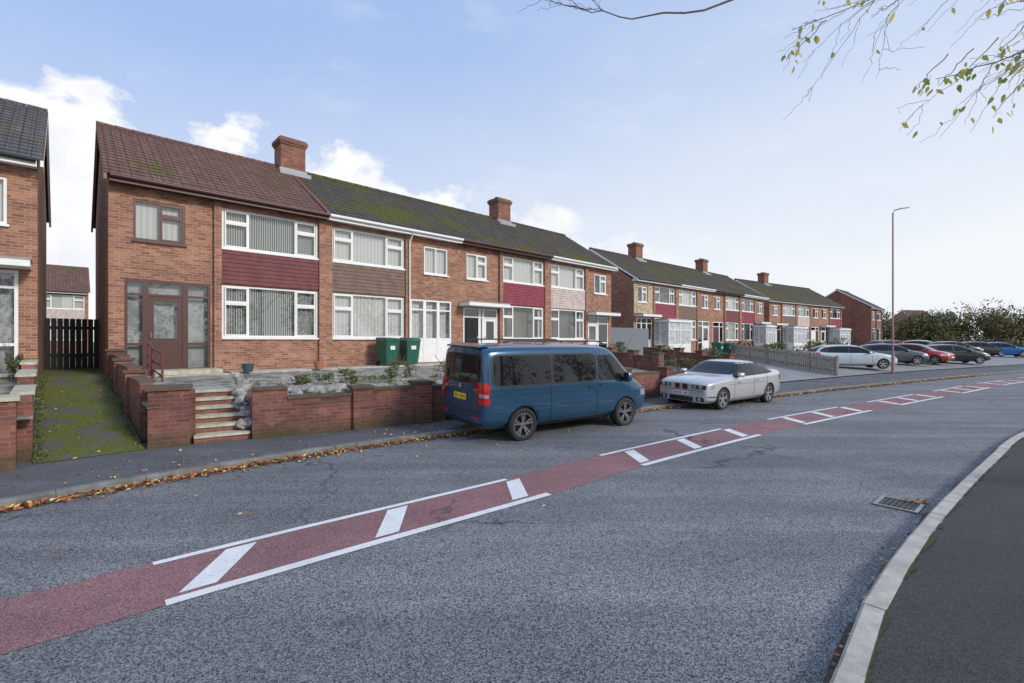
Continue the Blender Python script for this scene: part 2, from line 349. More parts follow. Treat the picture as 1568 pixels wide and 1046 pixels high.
def PP(w,h,t): p=w.lerp(h,t); return (p.x,p.y,.104+(1.10-.104)*t)
for i in range(n):
    t0,t1=i/n,(i+1)/n
    mb.face([PP(W1,a0,t0),PP(W2,a1,t0),PP(W2,a1,t1),PP(W1,a0,t1)],PATH)
b0,b1=fac(-1.35,14),fac(0,14)
mb.face([(a0.x,a0.y,1.1),(a1.x,a1.y,1.1),(b1.x,b1.y,1.1),(b0.x,b0.y,1.1)],PATH)
mb.build('side_path')
# ------------------------------------------------------------------ houses
EZ=5.28; RZ=8.05; DEP=7.6
def window(fr,gl,cu,x0,x1,z0,z1,panes,fm,cm,y=.05):
    w=.06
    fr.box(x0,x1,y-.03,y+.04,z0,z0+w,fm); fr.box(x0,x1,y-.03,y+.04,z1-w,z1,fm)
    fr.box(x0,x0+w,y-.028,y+.038,z0+w,z1-w,fm); fr.box(x1-w,x1,y-.028,y+.038,z0+w,z1-w,fm)
    tot=sum(p[0] for p in panes); x=x0+w; W=x1-x0-2*w
    for i,(f,k) in enumerate(panes):
        xe=x+W*f/tot
        if i<len(panes)-1: fr.box(xe-.025,xe+.025,y-.026,y+.036,z0+w,z1-w,fm)
        a,b=x+.02,xe-.02
        if k=='o':
            zt=z0+(z1-z0)*.66
            fr.box(a,b,y-.045,y+.03,zt-.03,zt+.03,fm)
            for (q0,q1) in ((z0+w,zt-.03),(zt+.03,z1-w)):
                fr.box(a,a+.04,y-.04,y+.03,q0,q1,fm); fr.box(b-.04,b,y-.04,y+.03,q0,q1,fm); fr.box(a+.04,b-.04,y-.04,y+.03,q0,q0+.035,fm); fr.box(a+.04,b-.04,y-.04,y+.03,q1-.035,q1,fm)
        if k=='s':
            q0,q1=z0+w,z1-w
            fr.box(a,a+.05,y-.04,y+.03,q0,q1,fm); fr.box(b-.05,b,y-.04,y+.03,q0,q1,fm); fr.box(a+.05,b-.05,y-.04,y+.03,q0,q0+.05,fm); fr.box(a+.05,b-.05,y-.04,y+.03,q1-.05,q1,fm)
        x=xe
    gl.face([(x0+w,y,z0+w),(x1-w,y,z0+w),(x1-w,y,z1-w),(x0+w,y,z1-w)],GL)
    dd=.12 if cm is not DARK else .35
    cu.face([(x0,y+dd,z0),(x1,y+dd,z0),(x1,y+dd,z1),(x0,y+dd,z1)],cm)
    if cm is DARK:
        cu.box(x0,x0+.28,y+.1,y+.13,z0,z1,NET); cu.box(x1-.28,x1,y+.1,y+.13,z0,z1,NET)
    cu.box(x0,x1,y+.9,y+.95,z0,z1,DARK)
    fr.box(x0-.04,x1+.04,-.07,y-.03,z0-.06,z0,fm)
def porch(fr,gl,cu,x0,x1,z0,z1,cols,fm,y=.04,back=None):
    w=.07; zt=z1-.42
    fr.box(x0,x1,y-.03,y+.05,z1-w,z1,fm); fr.box(x0,x1,y-.03,y+.05,z0,z0+.08,fm); fr.box(x0,x1,y-.03,y+.05,zt-.03,zt+.03,fm)
    tot=sum(c[0] for c in cols); x=x0; W=x1-x0
    for i,(f,k,cm) in enumerate(cols):
        xe=x+W*f/tot
        fr.box(x,x+w,y-.032,y+.052,z0,z1,fm) ; fr.box(xe-w,xe,y-.034,y+.054,z0,z1,fm)
        a,b=x+w,xe-w
        gl.face([(a,y,zt+.03),(b,y,zt+.03),(b,y,z1-w),(a,y,z1-w)],GL)
        if k=='side':
            zm=z0+.75
            fr.box(a,b,y-.02,y+.03,zm,zm+.07,fm); gl.face([(a,y,zm+.07),(b,y,zm+.07),(b,y,zt-.03),(a,y,zt-.03)],GL)
            gl.face([(a,y,z0+.08),(b,y,z0+.08),(b,y,zm),(a,y,zm)],GL)
        elif k=='sidepanel':
            zm=z0+.95
            fr.box(a,b,y-.02,y+.03,z0+.08,zm+.05,cm); gl.face([(a,y,zm+.05),(b,y,zm+.05),(b,y,zt-.03),(a,y,zt-.03)],GL)
        elif k=='door':
            zm=z0+.95
            fr.box(a,b,y-.01,y+.03,z0+.08,zm,cm); fr.box(a,a+.12,y-.012,y+.03,zm,zt-.03,cm); fr.box(b-.12,b,y-.012,y+.03,zm,zt-.03,cm)
            fr.box(a+.12,b-.12,y-.012,y+.03,zt-.17,zt-.03,cm); fr.box(a+.14,b-.14,y-.02,y-.01,z0+.25,zm-.15,cm)
            gl.face([(a+.12,y,zm),(b-.12,y,zm),(b-.12,y,zt-.17),(a+.12,y,zt-.17)],GL)
            fr.box(a+.03,a+.06,y-.06,y-.015,zm+.02,zm+.16,CHR)
        elif k=='solid':
            fr.box(a,b,y-.01,y+.03,z0+.08,zt-.03,cm)
            for zz in (z0+.25,z0+1.15): fr.box(a+.14,(a+b)/2-.05,y-.025,y-.01,zz,zz+.65,cm); fr.box((a+b)/2+.05,b-.14,y-.025,y-.01,zz,zz+.65,cm)
            fr.box(b-.1,b-.06,y-.06,y-.012,z0+1.0,z0+1.12,CHR)
        x=xe
    dd=.2 if back else .8
    cu.box(x0,x1,y+dd,y+dd+.05,z0,z1,back or DARK); cu.face([(x0,y+.12,z0),(x1,y+.12,z0),(x1,y+.8,z0),(x0,y+.8,z0)],CONC)
def courses(mb,x0,x1,ya,za,yb,zb,mat,st=.3,lift=.028):
    L=math.hypot(yb-ya,zb-za); n=max(1,round(L/st)); ny,nz=-(zb-za)/L,(yb-ya)/L
    for i in range(n):
        t0,t1=i/n,(i+1)/n
        l0=(ya+(yb-ya)*t0+ny*lift,za+(zb-za)*t0+nz*lift); l1=(ya+(yb-ya)*t1,za+(zb-za)*t1)
        l00=(ya+(yb-ya)*t0,za+(zb-za)*t0)
        mb.face([(x0,l0[0],l0[1]),(x1,l0[0],l0[1]),(x1,l1[0],l1[1]),(x0,l1[0],l1[1])],mat)
        mb.face([(x0,l00[0],l00[1]),(x1,l00[0],l00[1]),(x1,l0[0],l0[1]),(x0,l0[0],l0[1])],mat)
def house(P,ang,kind,o,W=5.85,base=1.08):
    e=empty('brick_house',(P[0],P[1],base),ang)
    mir=kind=='B'
    def X(a,b): return (W-b,W-a) if mir else (a,b)
    br=o.get('brick',BR); ff=o.get('frame',WHT); f2=o.get('frame2',ff); tile=o.get('tile',T_BRN)
    wl=MB(); fr=MB(); gl=MB(); cu=MB(); rf=MB()
    small=X(.52,1.72); po=X(.33,2.36); big=X(2.66,5.60); pier=X(2.44,2.64); pier2=X(5.62,5.85)
    pz=o.get('pz',2.66)
    ops=[(small[0],small[1],3.76,4.9),(po[0],po[1],.06,pz),(big[0],big[1],1.05,2.68),(big[0],big[1],3.83,5.06)]
    xs=sorted(set([0,W]+[a for q in ops for a in q[:2]])); zs=sorted(set([-.3,EZ]+[a for q in ops for a in q[2:]]))
    for i in range(len(xs)-1):
        for k in range(len(zs)-1):
            cx,cz=(xs[i]+xs[i+1])/2,(zs[k]+zs[k+1])/2
            if any(q[0]<cx<q[1] and q[2]<cz<q[3] for q in ops): continue
            wl.face([(xs[i],0,zs[k]),(xs[i+1],0,zs[k]),(xs[i+1],0,zs[k+1]),(xs[i],0,zs[k+1])],br)
    for (a,b,c,d) in ops:
        for q in ([(a,0,c),(a,.14,c),(a,.14,d),(a,0,d)],[(b,0,c),(b,.14,c),(b,.14,d),(b,0,d)],[(a,0,d),(b,0,d),(b,.14,d),(a,.14,d)],[(a,0,c),(b,0,c),(b,.14,c),(a,.14,c)]): wl.face(q,br)
    for pr in (pier,pier2): wl.box(pr[0],pr[1],-.11,-.002,-.3,EZ-.02,br)
    wl.face([(0,DEP,-.3),(W,DEP,-.3),(W,DEP,EZ),(0,DEP,EZ)],br)
    for xx,fl in ((0,o.get('left')),(W,o.get('right'))):
        if fl:
            wl.face([(xx,0,-.3),(xx,DEP,-.3),(xx,DEP,EZ),(xx,0,EZ)],br)
            wl.face([(xx,0,EZ),(xx,DEP,EZ),(xx,DEP/2,RZ-.08)],br)
    if o.get('clad'):
        c0,c1=X(.0,2.42)
        for q in ((c0,small[0]-.05,2.95,5.2),(small[1]+.05,c1,2.95,5.2),(small[0]-.05,small[1]+.05,2.95,3.66),(small[0]-.05,small[1]+.05,4.93,5.2)): wl.box(q[0],q[1],-.05,-.003,q[2],q[3],H5)
    wl.build('walls',e)
    courses(rf,big[0]-.01,big[1]+.01,-.045,2.73,-.04,3.77,o.get('hung',H1),.13,.02)
    rf.box(big[0],big[1],-.04,-.004,2.70,3.77,o.get('hung',H1))
    cu1=o.get('cur',BLIND)
    window(fr,gl,cu,small[0],small[1],3.76,4.9,o.get('sp',[(1.0,'f'),(1,'o')]),f2,o.get('cur2',DARK))
    bp=o.get('bp',[(1,'o'),(2.1,'f'),(1,'o')])
    window(fr,gl,cu,big[0],big[1],1.05,2.68,bp,ff,cu1); window(fr,gl,cu,big[0],big[1],3.83,5.06,bp,ff,o.get('curu',cu1))
    cols=o['porch']
    if mir: cols=cols[::-1]
    porch(fr,gl,cu,po[0],po[1],.06,pz,cols,o.get('pf',ff),back=o.get('pback'))
    if o.get('canopy'):
        c0,c1=X(.1,2.5); fr.box(c0,c1,-.75,-.003,pz+.04,pz+.2,o.get('cf',WHT)); fr.box(c0-.02,c1+.02,-.77,-.003,pz+.2,pz+.23,LEAD)
    fm=o.get('fascia',WHT)
    fr.box(0,W,-.36,-.003,EZ-.05,EZ-.02,fm); fr.box(0,W,-.385,-.361,EZ-.09,EZ+.09,fm)
    fr.tube([(0.01,-.45,EZ+.05),(W-.01,-.45,EZ+.05)],.055,o.get('gutter',BLK),10)
    if o.get('pipe') is not None:
        x=o['pipe']; fr.tube([(x,-.44,EZ),(x,-.17,EZ-.4),(x,-.17,0)],.035,o.get('gutter',BLK),8)
    if o.get('alarm'): a=X(1.95,2.2); fr.box(a[0],a[1],-.07,-.004,4.3,4.62,WHT)
    fr.build('window_and_door_frames',e); gl.build('window_glass',e); cu.build('curtains_and_rooms',e)
    ry=DEP/2; ya=-.42; zo0=EZ+.08
    x0=-.12 if o.get('left') else 0; x1=W+.12 if o.get('right') else W
    courses(rf,x0,x1,ya,zo0,ry,RZ,tile)
    rf.face([(x0,DEP+.4,zo0),(x1,DEP+.4,zo0),(x1,ry,RZ),(x0,ry,RZ)],tile)
    n=int((x1-x0)/.45)
    for i in range(n):
        a=x0+(x1-x0)*i/n; b=x0+(x1-x0)*(i+1)/n-.012
        rf.tube([(a,ry,RZ-.02),(b,ry,RZ-.02)],[.115,.105],tile,8)
    for xx,fl,s in ((x0,o.get('left'),1),(x1,o.get('right'),-1)):
        if fl:
            rf.hexa([(xx,ya,zo0-.16),(xx+s*.06,ya,zo0-.16),(xx+s*.06,ry,RZ-.16),(xx,ry,RZ-.16),(xx,ya,zo0-.01),(xx+s*.06,ya,zo0-.01),(xx+s*.06,ry,RZ-.01),(xx,ry,RZ-.01)],o.get('verge',fm))
            rf.hexa([(xx,DEP+.4,zo0-.16),(xx+s*.06,DEP+.4,zo0-.16),(xx+s*.06,ry,RZ-.16),(xx,ry,RZ-.16),(xx,DEP+.4,zo0-.01),(xx+s*.06,DEP+.4,zo0-.01),(xx+s*.06,ry,RZ-.01),(xx,ry,RZ-.01)],o.get('verge',fm))
            rf.face([(xx,ya,zo0-.02),(xx,ya+.42,zo0-.02),(xx,ya+.42,EZ-.1),(xx,ya,EZ-.1)],fm)
    if o.get('strip'):
        rf.hexa([(W-.1,ya,zo0+.0),(W+.02,ya,zo0),(W+.02,ry-.5,RZ-.38),(W-.1,ry-.5,RZ-.38),(W-.1,ya,zo0+.09),(W+.02,ya,zo0+.09),(W+.02,ry-.5,RZ-.28),(W-.1,ry-.5,RZ-.28)],MAROON)
    rf.build('roof',e)
    if o.get('chimney') is not None:
        cm=MB(); x=o['chimney']; y0,y1=ry-.45,ry+.35; cb=BR2
        cm.box(x-.48,x+.48,y0,y1,RZ-.6,RZ+.85,cb); cm.box(x-.52,x+.52,y0-.04,y1+.04,RZ+.85,RZ+.93,cb); cm.box(x-.56,x+.56,y0-.08,y1+.08,RZ+.93,RZ+1.08,cb); cm.box(x-.5,x+.5,y0-.02,y1+.02,RZ+1.08,RZ+1.14,DKC)
        cm.box(x-.53,x+.53,y0-.05,y1+.05,RZ-.55,RZ-.12,LEAD); cm.box(x-.6,x+.6,y0-.32,y0-.04,RZ-.46,RZ-.30,LEAD)
        for dx in (-.25,.22): cm.tube([(x+dx,ry-.05,RZ+1.14),(x+dx,ry-.05,RZ+1.27)],[.11,.09],POT,10)
        cm.build('chimney',e)
    return e
ang1=math.atan2(dX.y,dX.x)
house(fac(-1.35-5.85),ang1,'B',dict(right=True,tile=T_GRY,porch=[(.5,'side',WHT),(1,'door',WHT),(.5,'side',WHT)],cur=NET,cur2=NET,hung=H2,canopy=True,sp=[(1,'f'),(1,'f')],pback=FROSTREF))
house(fac(-7.2-5.85),ang1,'A',dict(left=True,tile=T_GRY,porch=[(1,'door',WHT),(.6,'side',WHT)],cur=NET,hung=H2))
house(fac(0),ang1,'A',dict(left=True,tile=T_RED,fascia=BRN,gutter=BRN,frame2=BRN,pf=BRN,porch=[(.55,'side',BRN),(1.1,'door',BRN),(.75,'side',BRN)],hung=H1,cur=BLIND,strip=True,verge=VERGE,cur2=NET,pback=FROSTREF))
house(fac(5.85),ang1,'B',dict(tile=T_BRN,chimney=0.05,gutter=WHT,porch=[(.7,'sidepanel',WHT),(.7,'sidepanel',WHT),(.7,'sidepanel',WHT)],hung=H2,cur=NET,cur2=NET,bp=[(1,'o'),(1.9,'f'),(1,'o')],pipe=3.35,sp=[(1,'f'),(1,'f')],pback=NET))
house(fac(11.7),ang1,'A',dict(tile=T_BRN,fascia=BRN,gutter=BRN,porch=[(1.1,'solid',BLK),(.25,'side',WHT),(1,'door',WHT)],hung=H3,cur=DARK,curu=NET,canopy=True,pz=2.45,cur2=NET))
house(fac(17.55),ang1,'B',dict(right=True,tile=T_BRN,chimney=0.05,gutter=WHT,porch=[(1,'side',WHT),(1,'door',WHT)],hung=H4,cur=DARK,curu=NET,cur2=DARK,canopy=True,pz=2.4))
def row(P,deg,specs):
    a=math.radians(90-deg); d=Vector((math.cos(a),math.sin(a)))
    for i,(k,o) in enumerate(specs): house(Vector(P)+d*5.85*i,a,k,o)
PW=[(1,'door',WHT),(.7,'side',WHT)]; PS=[(.6,'side',WHT),(1,'solid',WHT)]; PB=[(1,'solid',BRN),(.6,'side',WHT)]
row((8.57,33.2),48.5,[('A',dict(left=True,porch=[(.6,'sidepanel',WHT)]*3,hung=H3,cur=DARK,clad=True,canopy=True,chimney=5.85,fascia=WHT,verge=WHT,tile=T_BRN)),
 ('B',dict(porch=PW,hung=H2,cur=NET,gutter=WHT)),('A',dict(porch=PB,hung=H1,cur=NET,chimney=5.8,fascia=BRN)),('B',dict(right=True,porch=PS,hung=H3,cur=DARK,canopy=True,gutter=WHT))])
row((27.7,50.6),56,[('A',dict(left=True,porch=PW,hung=H2,cur=NET,canopy=True,chimney=5.8)),('B',dict(porch=PS,hung=H4,cur=NET)),('A',dict(right=True,porch=PW,hung=H3,cur=DARK,canopy=True))])
row((47.0,61.5),48,[('A',dict(left=True,right=True,brick=BR2,porch=PB,hung=H2,cur=DARK,tile=T_GRY,fascia=WHT))])
house((-43,39),ang1,'A',dict(left=True,right=True,tile=T_RED,porch=PW,cur=NET,hung=H4)); house((-36.5,45),ang1,'B',dict(left=True,right=True,tile=T_RED,porch=PW,cur=NET,hung=H4))
house((90,104),math.radians(10),'A',dict(left=True,right=True,tile=T_RED,porch=PW,cur=NET,hung=H2))
a=math.radians(41.5); d=Vector((math.cos(a),math.sin(a))); q=Vector((8.57,33.2))+d*.2
def whiteporch(q,a,w,name,dep=1.3):
    e=empty(name,(q.x,q.y,1.08),a); f=MB(); g=MB()
    f.box(0,w,-dep,-.12,0,.75,WHT); f.box(-.06,w+.06,-dep-.08,-.12,2.35,2.5,WHT); f.box(0.05,w-.05,-dep+.1,-.2,2.5,2.6,LEAD)
    for i in range(5): x=w*i/4; x=min(max(x,.04),w-.04); f.box(x-.04,x+.04,-dep,-dep+.08,.75,2.35,WHT)
    for y in (-dep/2,-.2): f.box(0,.07,y,y+.08,.75,2.35,WHT); f.box(w-.07,w,y,y+.08,.75,2.35,WHT)
    f.box(0,w,-dep+.01,-dep+.07,1.75,1.81,WHT)
    g.box(.02,w-.02,-dep+.03,-.13,.75,2.35,FROSTREF)
    f.build('porch_frame',e); g.build('porch_glazing',e)
whiteporch(q+d*2.3,a,3.2,'glazed_porch'); whiteporch(q+d*20.3,a,2.4,'glazed_porch')
a3=math.radians(34); d3=Vector((math.cos(a3),math.sin(a3))); whiteporch(Vector((27.7,50.6))+d3*2.6,a3,3.0,'glazed_porch'); whiteporch(Vector((27.7,50.6))+d3*14,a3,3.0,'glazed_porch')
# ------------------------------------------------------------------ walls, steps, fences
def gwall(pts,tops,z0=.05,t=.22,mat=BRW,cope=DKC):
    mb=MB()
    for i in range(len(pts)-1):
        zt=tops[i]
        mb.obox(pts[i],pts[i+1],t,z0,zt,z0,zt,mat); mb.obox(pts[i],pts[i+1],t+.05,zt,zt+.055,zt,zt+.055,cope,.01)
    return mb
def pillar(mb,p,s,z0,z1,mat=BRW,cope=DKC,d=None):
    d=(d or Vector((.8,.6))).normalized()*s/2; p=Vector(p)
    mb.obox(p-d,p+d,s,z0,z1,z0,z1,mat); mb.obox(p-d,p+d,s+.08,z1,z1+.06,z1,z1+.06,cope,.04)
mb=gwall([(-14,.9),(-10.5,4.2),(-7.95,6.75)],[1.05,1.05]); pillar(mb,(-7.72,6.98),.5,.05,1.12,d=Vector((.7,.7)),cope=SLAB)
for i,(t0,t1,z) in enumerate(((.05,.33,1.15),(.33,.66,1.35),(.66,1.0,1.5))):
    a=W1.lerp(fac(-1.35),t0)-sd*.12; b=W1.lerp(fac(-1.35),t1)-sd*.12; mb.obox(a,b,.22,.05,z,.4,z,BRW); mb.obox(a,b,.27,z,z+.05,z,z+.05,SLAB)
mb.build('brick_garden_wall')
mb=MB(); pc=(W2+W3)/2+sn*.3
pillar(mb,pc+sd*.02,.62,.05,1.12,d=sd)
for i,(t0,t1,z) in enumerate(((.12,.38,1.22),(.38,.7,1.42),(.7,.98,1.62))):
    a=W2.lerp(fac(0),t0)+sd*.13; b=W2.lerp(fac(0),t1)+sd*.13; mb.obox(a,b,.22,.1,z,.5,z,BRW); mb.obox(a,b,.27,z,z+.05,z,z+.05,DKC)
    pillar(mb,b,.34,.4,z+.12,d=dY)
mb.obox(W3+sn*.15-sd*.02,W3+sn*1.8-sd*.02,.2,.05,.98,.05,.98,BRW)
mb.build('brick_garden_wall')
mb=MB()
dw=(W5-W4).normalized(); wn=Vector((-dw.y,dw.x))
def seg(s0_,s1_,z): mb.obox(W4+dw*s0_,W4+dw*s1_,.22,.05,z,.05,z,BRW); mb.obox(W4+dw*s0_,W4+dw*s1_,.28,z,z+.06,z,z+.06,DKC)
seg(0,.62,1.04); seg(.62,1.9,.84); pillar(mb,W4+dw*2.1,.4,.05,.98,d=dw); seg(2.3,3.3,.92); pillar(mb,W4+dw*3.5,.4,.05,1.02,d=dw); seg(3.7,4.1,.9)
mb.obox(W4+dw*.72-wn*.115,W4+dw*1.8-wn*.115,.02,.72,.76,.72,.76,DKC)
mb.obox(W4+sn*.12+sd*.1,W4+sn*1.8+sd*.1,.2,.05,.85,.05,.98,BRW)
mb.build('brick_garden_wall')
mb=gwall([W4+dw*4.3,(1.3,13.5),(2.6,14.5)],[.9,.95]); mb.build('brick_garden_wall')
mb=MB(); pts=[Vector((3.6,15.2)),Vector((5.4,16.6)),Vector((7.3,18.1)),Vector((9.0,19.4))]
for i in range(3):
    d0=(pts[i+1]-pts[i]).normalized(); mb.obox(pts[i],pts[i+1]-d0*.5 if i<2 else pts[i+1],.22,.05,.92-.05*i,.05,.92-.05*i,BRW); mb.obox(pts[i],pts[i+1]-d0*.5,.28,.92-.05*i,.97-.05*i,.92-.05*i,.97-.05*i,DKC); pillar(mb,pts[i],.4,.05,1.1-.05*i,d=d0)
pillar(mb,pts[3],.4,.05,.95)
mb.build('brick_garden_wall')
for (p,q_,z) in (((6.2,20),(3.2,24.5),1.35),((9.2,20),(8.2,29),1.3),((3.0,16.5),(-1.5,21.5),1.35)):
    mb=MB(); p=Vector(p);q_=Vector(q_)
    for i in range(4):
        a=p.lerp(q_,i/4);b=p.lerp(q_,(i+1)/4); zz=z+.1*i; mb.obox(a,b,.22,.1,zz,.1,zz,BRW); mb.obox(a,b,.28,zz,zz+.05,zz,zz+.05,DKC)
        pillar(mb,a,.36,.1,zz+.12,d=sn)
    mb.build('brick_garden_wall')
mb=MB()
for i in range(6):
    a=W3+sn*(.02+.28*i)+sd*.05; b=W4+sn*(.02+.28*i)-sd*.02; z=.10+.145*(i+1)
    mb.obox(a+sn*.16,b+sn*.16,.28,.05,z-.05,.05,z-.05,BR2); mb.obox(a+sn*.14,b+sn*.14,.32,z-.05,z,z-.05,z,SLAB)
mb.build('garden_steps')
mb=MB()
def rock(mb,c,r,mat=STONE):
    bm=bmesh.new(); bmesh.ops.create_icosphere(bm,subdivisions=2,radius=1)
    s=Vector((R.uniform(.8,1.3),R.uniform(.7,1.1),R.uniform(.5,.8)))*r; o=Vector((R.random()*50,0,0)); rz=R.random()*3
    V=[]
    for v in bm.verts:
        k=1+.5*noise.noise(v.co*1.6+o); x,y=v.co.x*s.x*k,v.co.y*s.y*k; V.append(Vector(c)+Vector((x*math.cos(rz)-y*math.sin(rz),x*math.sin(rz)+y*math.cos(rz),v.co.z*s.z*k)))
    mb.idx(V,[[v.index for v in f.verts] for f in bm.faces],mat,False); bm.free()
for i in range(230):
    if i<50: p=W4+sn*R.uniform(.1,1.7)-sd*R.uniform(-.12,.16); z=.2+.5*((p-W4).dot(sn))+R.uniform(-.05,.2); r=R.uniform(.07,.15)
    elif i<160: p=W4+dw*R.uniform(.15,4.0)+wn*R.uniform(.25,1.4); z=tz(p.x,p.y); r=R.uniform(.05,.17)
    else: p=W4+dw*R.uniform(.2,7)+wn*R.uniform(.3,4.5); z=tz(p.x,p.y); r=R.uniform(.03,.09)
    rock(mb,(p.x,p.y,z),r)
for k in range(9):
    p=W4+dw*(1.1+.09*k)+wn*(.45+R.uniform(-.12,.12)); rock(mb,(p.x,p.y,tz(p.x,p.y)+.08),R.uniform(.13,.2))
mb.build('rockery_stones')
def L1(x,y,z): p=fac(x,y); return (p.x,p.y,z)
def lbox(mb,x0,x1,y0,y1,z0,z1,mat): mb.hexa([L1(x0,y0,z0),L1(x1,y0,z0),L1(x1,y1,z0),L1(x0,y1,z0),L1(x0,y0,z1),L1(x1,y0,z1),L1(x1,y1,z1),L1(x0,y1,z1)],mat)
mb=MB(); lbox(mb,.9,2.5,-.9,-.02,.9,1.20,SLAB); lbox(mb,1.0,2.6,-1.3,-.9,.85,1.08,SLAB); mb.build('doorstep')
mb=MB(); lbox(mb,2.7,22,-1.0,-.15,.9,1.10,CONC); mb.build('front_path')
mb=MB()
for x,y in ((.8,-.6),(.8,-1.4),(.9,-2.3)):
    p=fac(x,y); mb.tube([(p.x,p.y,.9),(p.x,p.y,1.95-(-y-.6)*.16)],.025,MAROON,6)
p=[fac(.8,-.6),fac(.8,-1.4),fac(.9,-2.3)]
for h in (0,.3,.55): mb.tube([(q_.x,q_.y,1.95-h-k*.13) for k,q_ in enumerate(p)],.022,MAROON,6)
mb.build('handrail')
mb=MB()
for i in range(9): lbox(mb,-1.33+i*.148,-1.33+i*.148+.13,4.5,4.54,1.1,2.75,DWOOD)
lbox(mb,-1.33,0,4.54,4.6,1.5,1.6,DWOOD); lbox(mb,-1.33,0,4.54,4.6,2.4,2.5,DWOOD); mb.build('side_gate')
mb=MB(); a=Vector((17.4,25.2)); b=Vector((16.2,36.5)); dd=(b-a).normalized(); L=(b-a).length
i=0
while i*.15<L:
    p=a+dd*(i*.15); z=tz(p.x,p.y); h=1.0+R.uniform(-.03,.03); mb.obox(p,p+dd*.115,.02,z,z+h,z,z+h,WOOD); i+=1
n=6
for i in range(n):
    p=a.lerp(b,i/n);q_=a.lerp(b,(i+1)/n); z0,z1=tz(p.x,p.y),tz(q_.x,q_.y); o=Vector((.05,0)); mb.obox(p+o,q_+o,.05,z0+.2,z0+.28,z1+.2,z1+.28,WOOD); mb.obox(p+o,q_+o,.05,z0+.75,z0+.83,z1+.75,z1+.83,WOOD); mb.obox(p+o*1.5,p+o*1.5+dd*.1,.1,z0,z0+1.08,z0,z0+1.08,WOOD)
mb.build('picket_fence')
mb=MB()
for i in range(30):
    p=fac(23.7+.17*i,.6); q_=fac(23.7+.17*i+.15,.6); mb.obox(p,q_,.03,1.0,2.9,1.0,2.9,BWOOD)
mb.build('wooden_fence')
mb=gwall([(52,46.3),(60,50),(75,57)],[.95,.95]); mb.build('brick_garden_wall')
# ------------------------------------------------------------------ bins, pots, lamp, drain
def bin_(x,y,rz,mat=GRNB):
    e=empty('wheelie_bin',(x,y,tz(x,y)+.02),rz); b=MB()
    b.hexa([(-.22,-.24,.06),(.22,-.24,.06),(.22,.24,.06),(-.22,.24,.06),(-.29,-.34,.98),(.29,-.34,.98),(.29,.34,.98),(-.29,.34,.98)],mat)
    b.box(-.305,.305,-.355,.355,.94,.975,mat)
    b.hexa([(-.30,-.36,.985),(.30,-.36,.985),(.30,.37,.985),(-.30,.37,.985),(-.26,-.30,1.05),(.26,-.30,1.05),(.26,.33,1.08),(-.26,.33,1.08)],mat)
    b.tube([(-.25,.40,1.0),(.25,.40,1.0)],.02,mat,8); b.box(-.10,.10,-.33,-.30,.62,.76,PLW)
    for s in (-1,1): b.tube([(s*.24,.25,.1),(s*.29,.25,.1)],.1,RUB,14)
    b.build('bin_body',e)
p=fac(7.9,-.75); bin_(p.x,p.y,ang1+.1); p=fac(8.85,-.75); bin_(p.x,p.y,ang1-.08)
for k in range(3): bin_(15.1+.75*k,34.5+.4*k,ang1+.2*k)
for k,t in enumerate((3.1,5.2)):
    p=fac(t,-1.15); b=MB(); b.tube([(0,0,0),(0,0,.25)],[.12,.17],M('plant_pot_blue',(.05,.08,.12),.5) if k==0 else POT,14); o=b.build('plant_pot',loc=(p.x,p.y,tz(p.x,p.y)+.05))
lx,ly=22.6,27.9
b=MB(); b.tube([(0,0,0),(0,0,1.3)],.08,LAMPP,12); b.tube([(0,0,1.3),(0,0,9.5),(.08,-.02,9.68),(.45,-.05,9.78)],[.05,.042,.036,.03],LAMPP,10)
b.hexa([(.4,-.12,9.74),(.90,-.16,9.82),(.90,.06,9.82),(.4,.04,9.74),(.4,-.10,9.81),(.90,-.12,9.88),(.90,.02,9.88),(.4,.02,9.81)],GREYP)
b.build('street_lamp',loc=(lx,ly,.1))
b=MB()
for i in range(7): b.box(-.2,.2,-.17+i*.05,-.142+i*.05,.006,.016,TRIM)
b.box(-.23,.23,-.21,-.17,.006,.018,RIMD); b.box(-.23,.23,.18,.22,.006,.018,RIMD); b.box(-.23,-.2,-.17,.18,.006,.018,RIMD); b.box(.2,.23,-.17,.18,.006,.018,RIMD); b.face([(-.22,-.2,.007),(.22,-.2,.007),(.22,.2,.007),(-.22,.2,.007)],BLK)
b.build('drain_cover',loc=(4.74,5.75,0),rot=(0,0,math.radians(40)))
# ------------------------------------------------------------------ foliage
def leafquad(mb,c,s,mat):
    a=Vector((R.gauss(0,1),R.gauss(0,1),R.gauss(0,1))).normalized(); b=a.orthogonal().normalized(); b.rotate(Matrix.Rotation(R.random()*6.28,3,a)); w=a.cross(b)
    c=Vector(c); mb.face([c-b*s,c-w*s*.45,c+b*s,c+w*s*.45],mat)
def cloud(mb,c,r,n,s,mats,shell=.55):
    c=Vector(c); subs=[]
    for i in range(max(5,n//90)):
        d=Vector((R.gauss(0,1),R.gauss(0,1),R.gauss(0,1))).normalized()*R.uniform(.3,.85); subs.append((Vector((d.x*r[0],d.y*r[1],d.z*r[2]))+c,R.uniform(.3,.5),R.choice(mats)))
    for i in range(n):
        sc_,k,m=R.choice(subs); d=Vector((R.gauss(0,1),R.gauss(0,1),R.gauss(0,1))).normalized()*R.uniform(shell,1.05)*k
        leafquad(mb,sc_+Vector((d.x*r[0],d.y*r[1],d.z*r[2])),s*R.uniform(.6,1.3),m if R.random()<.7 else R.choice(mats))
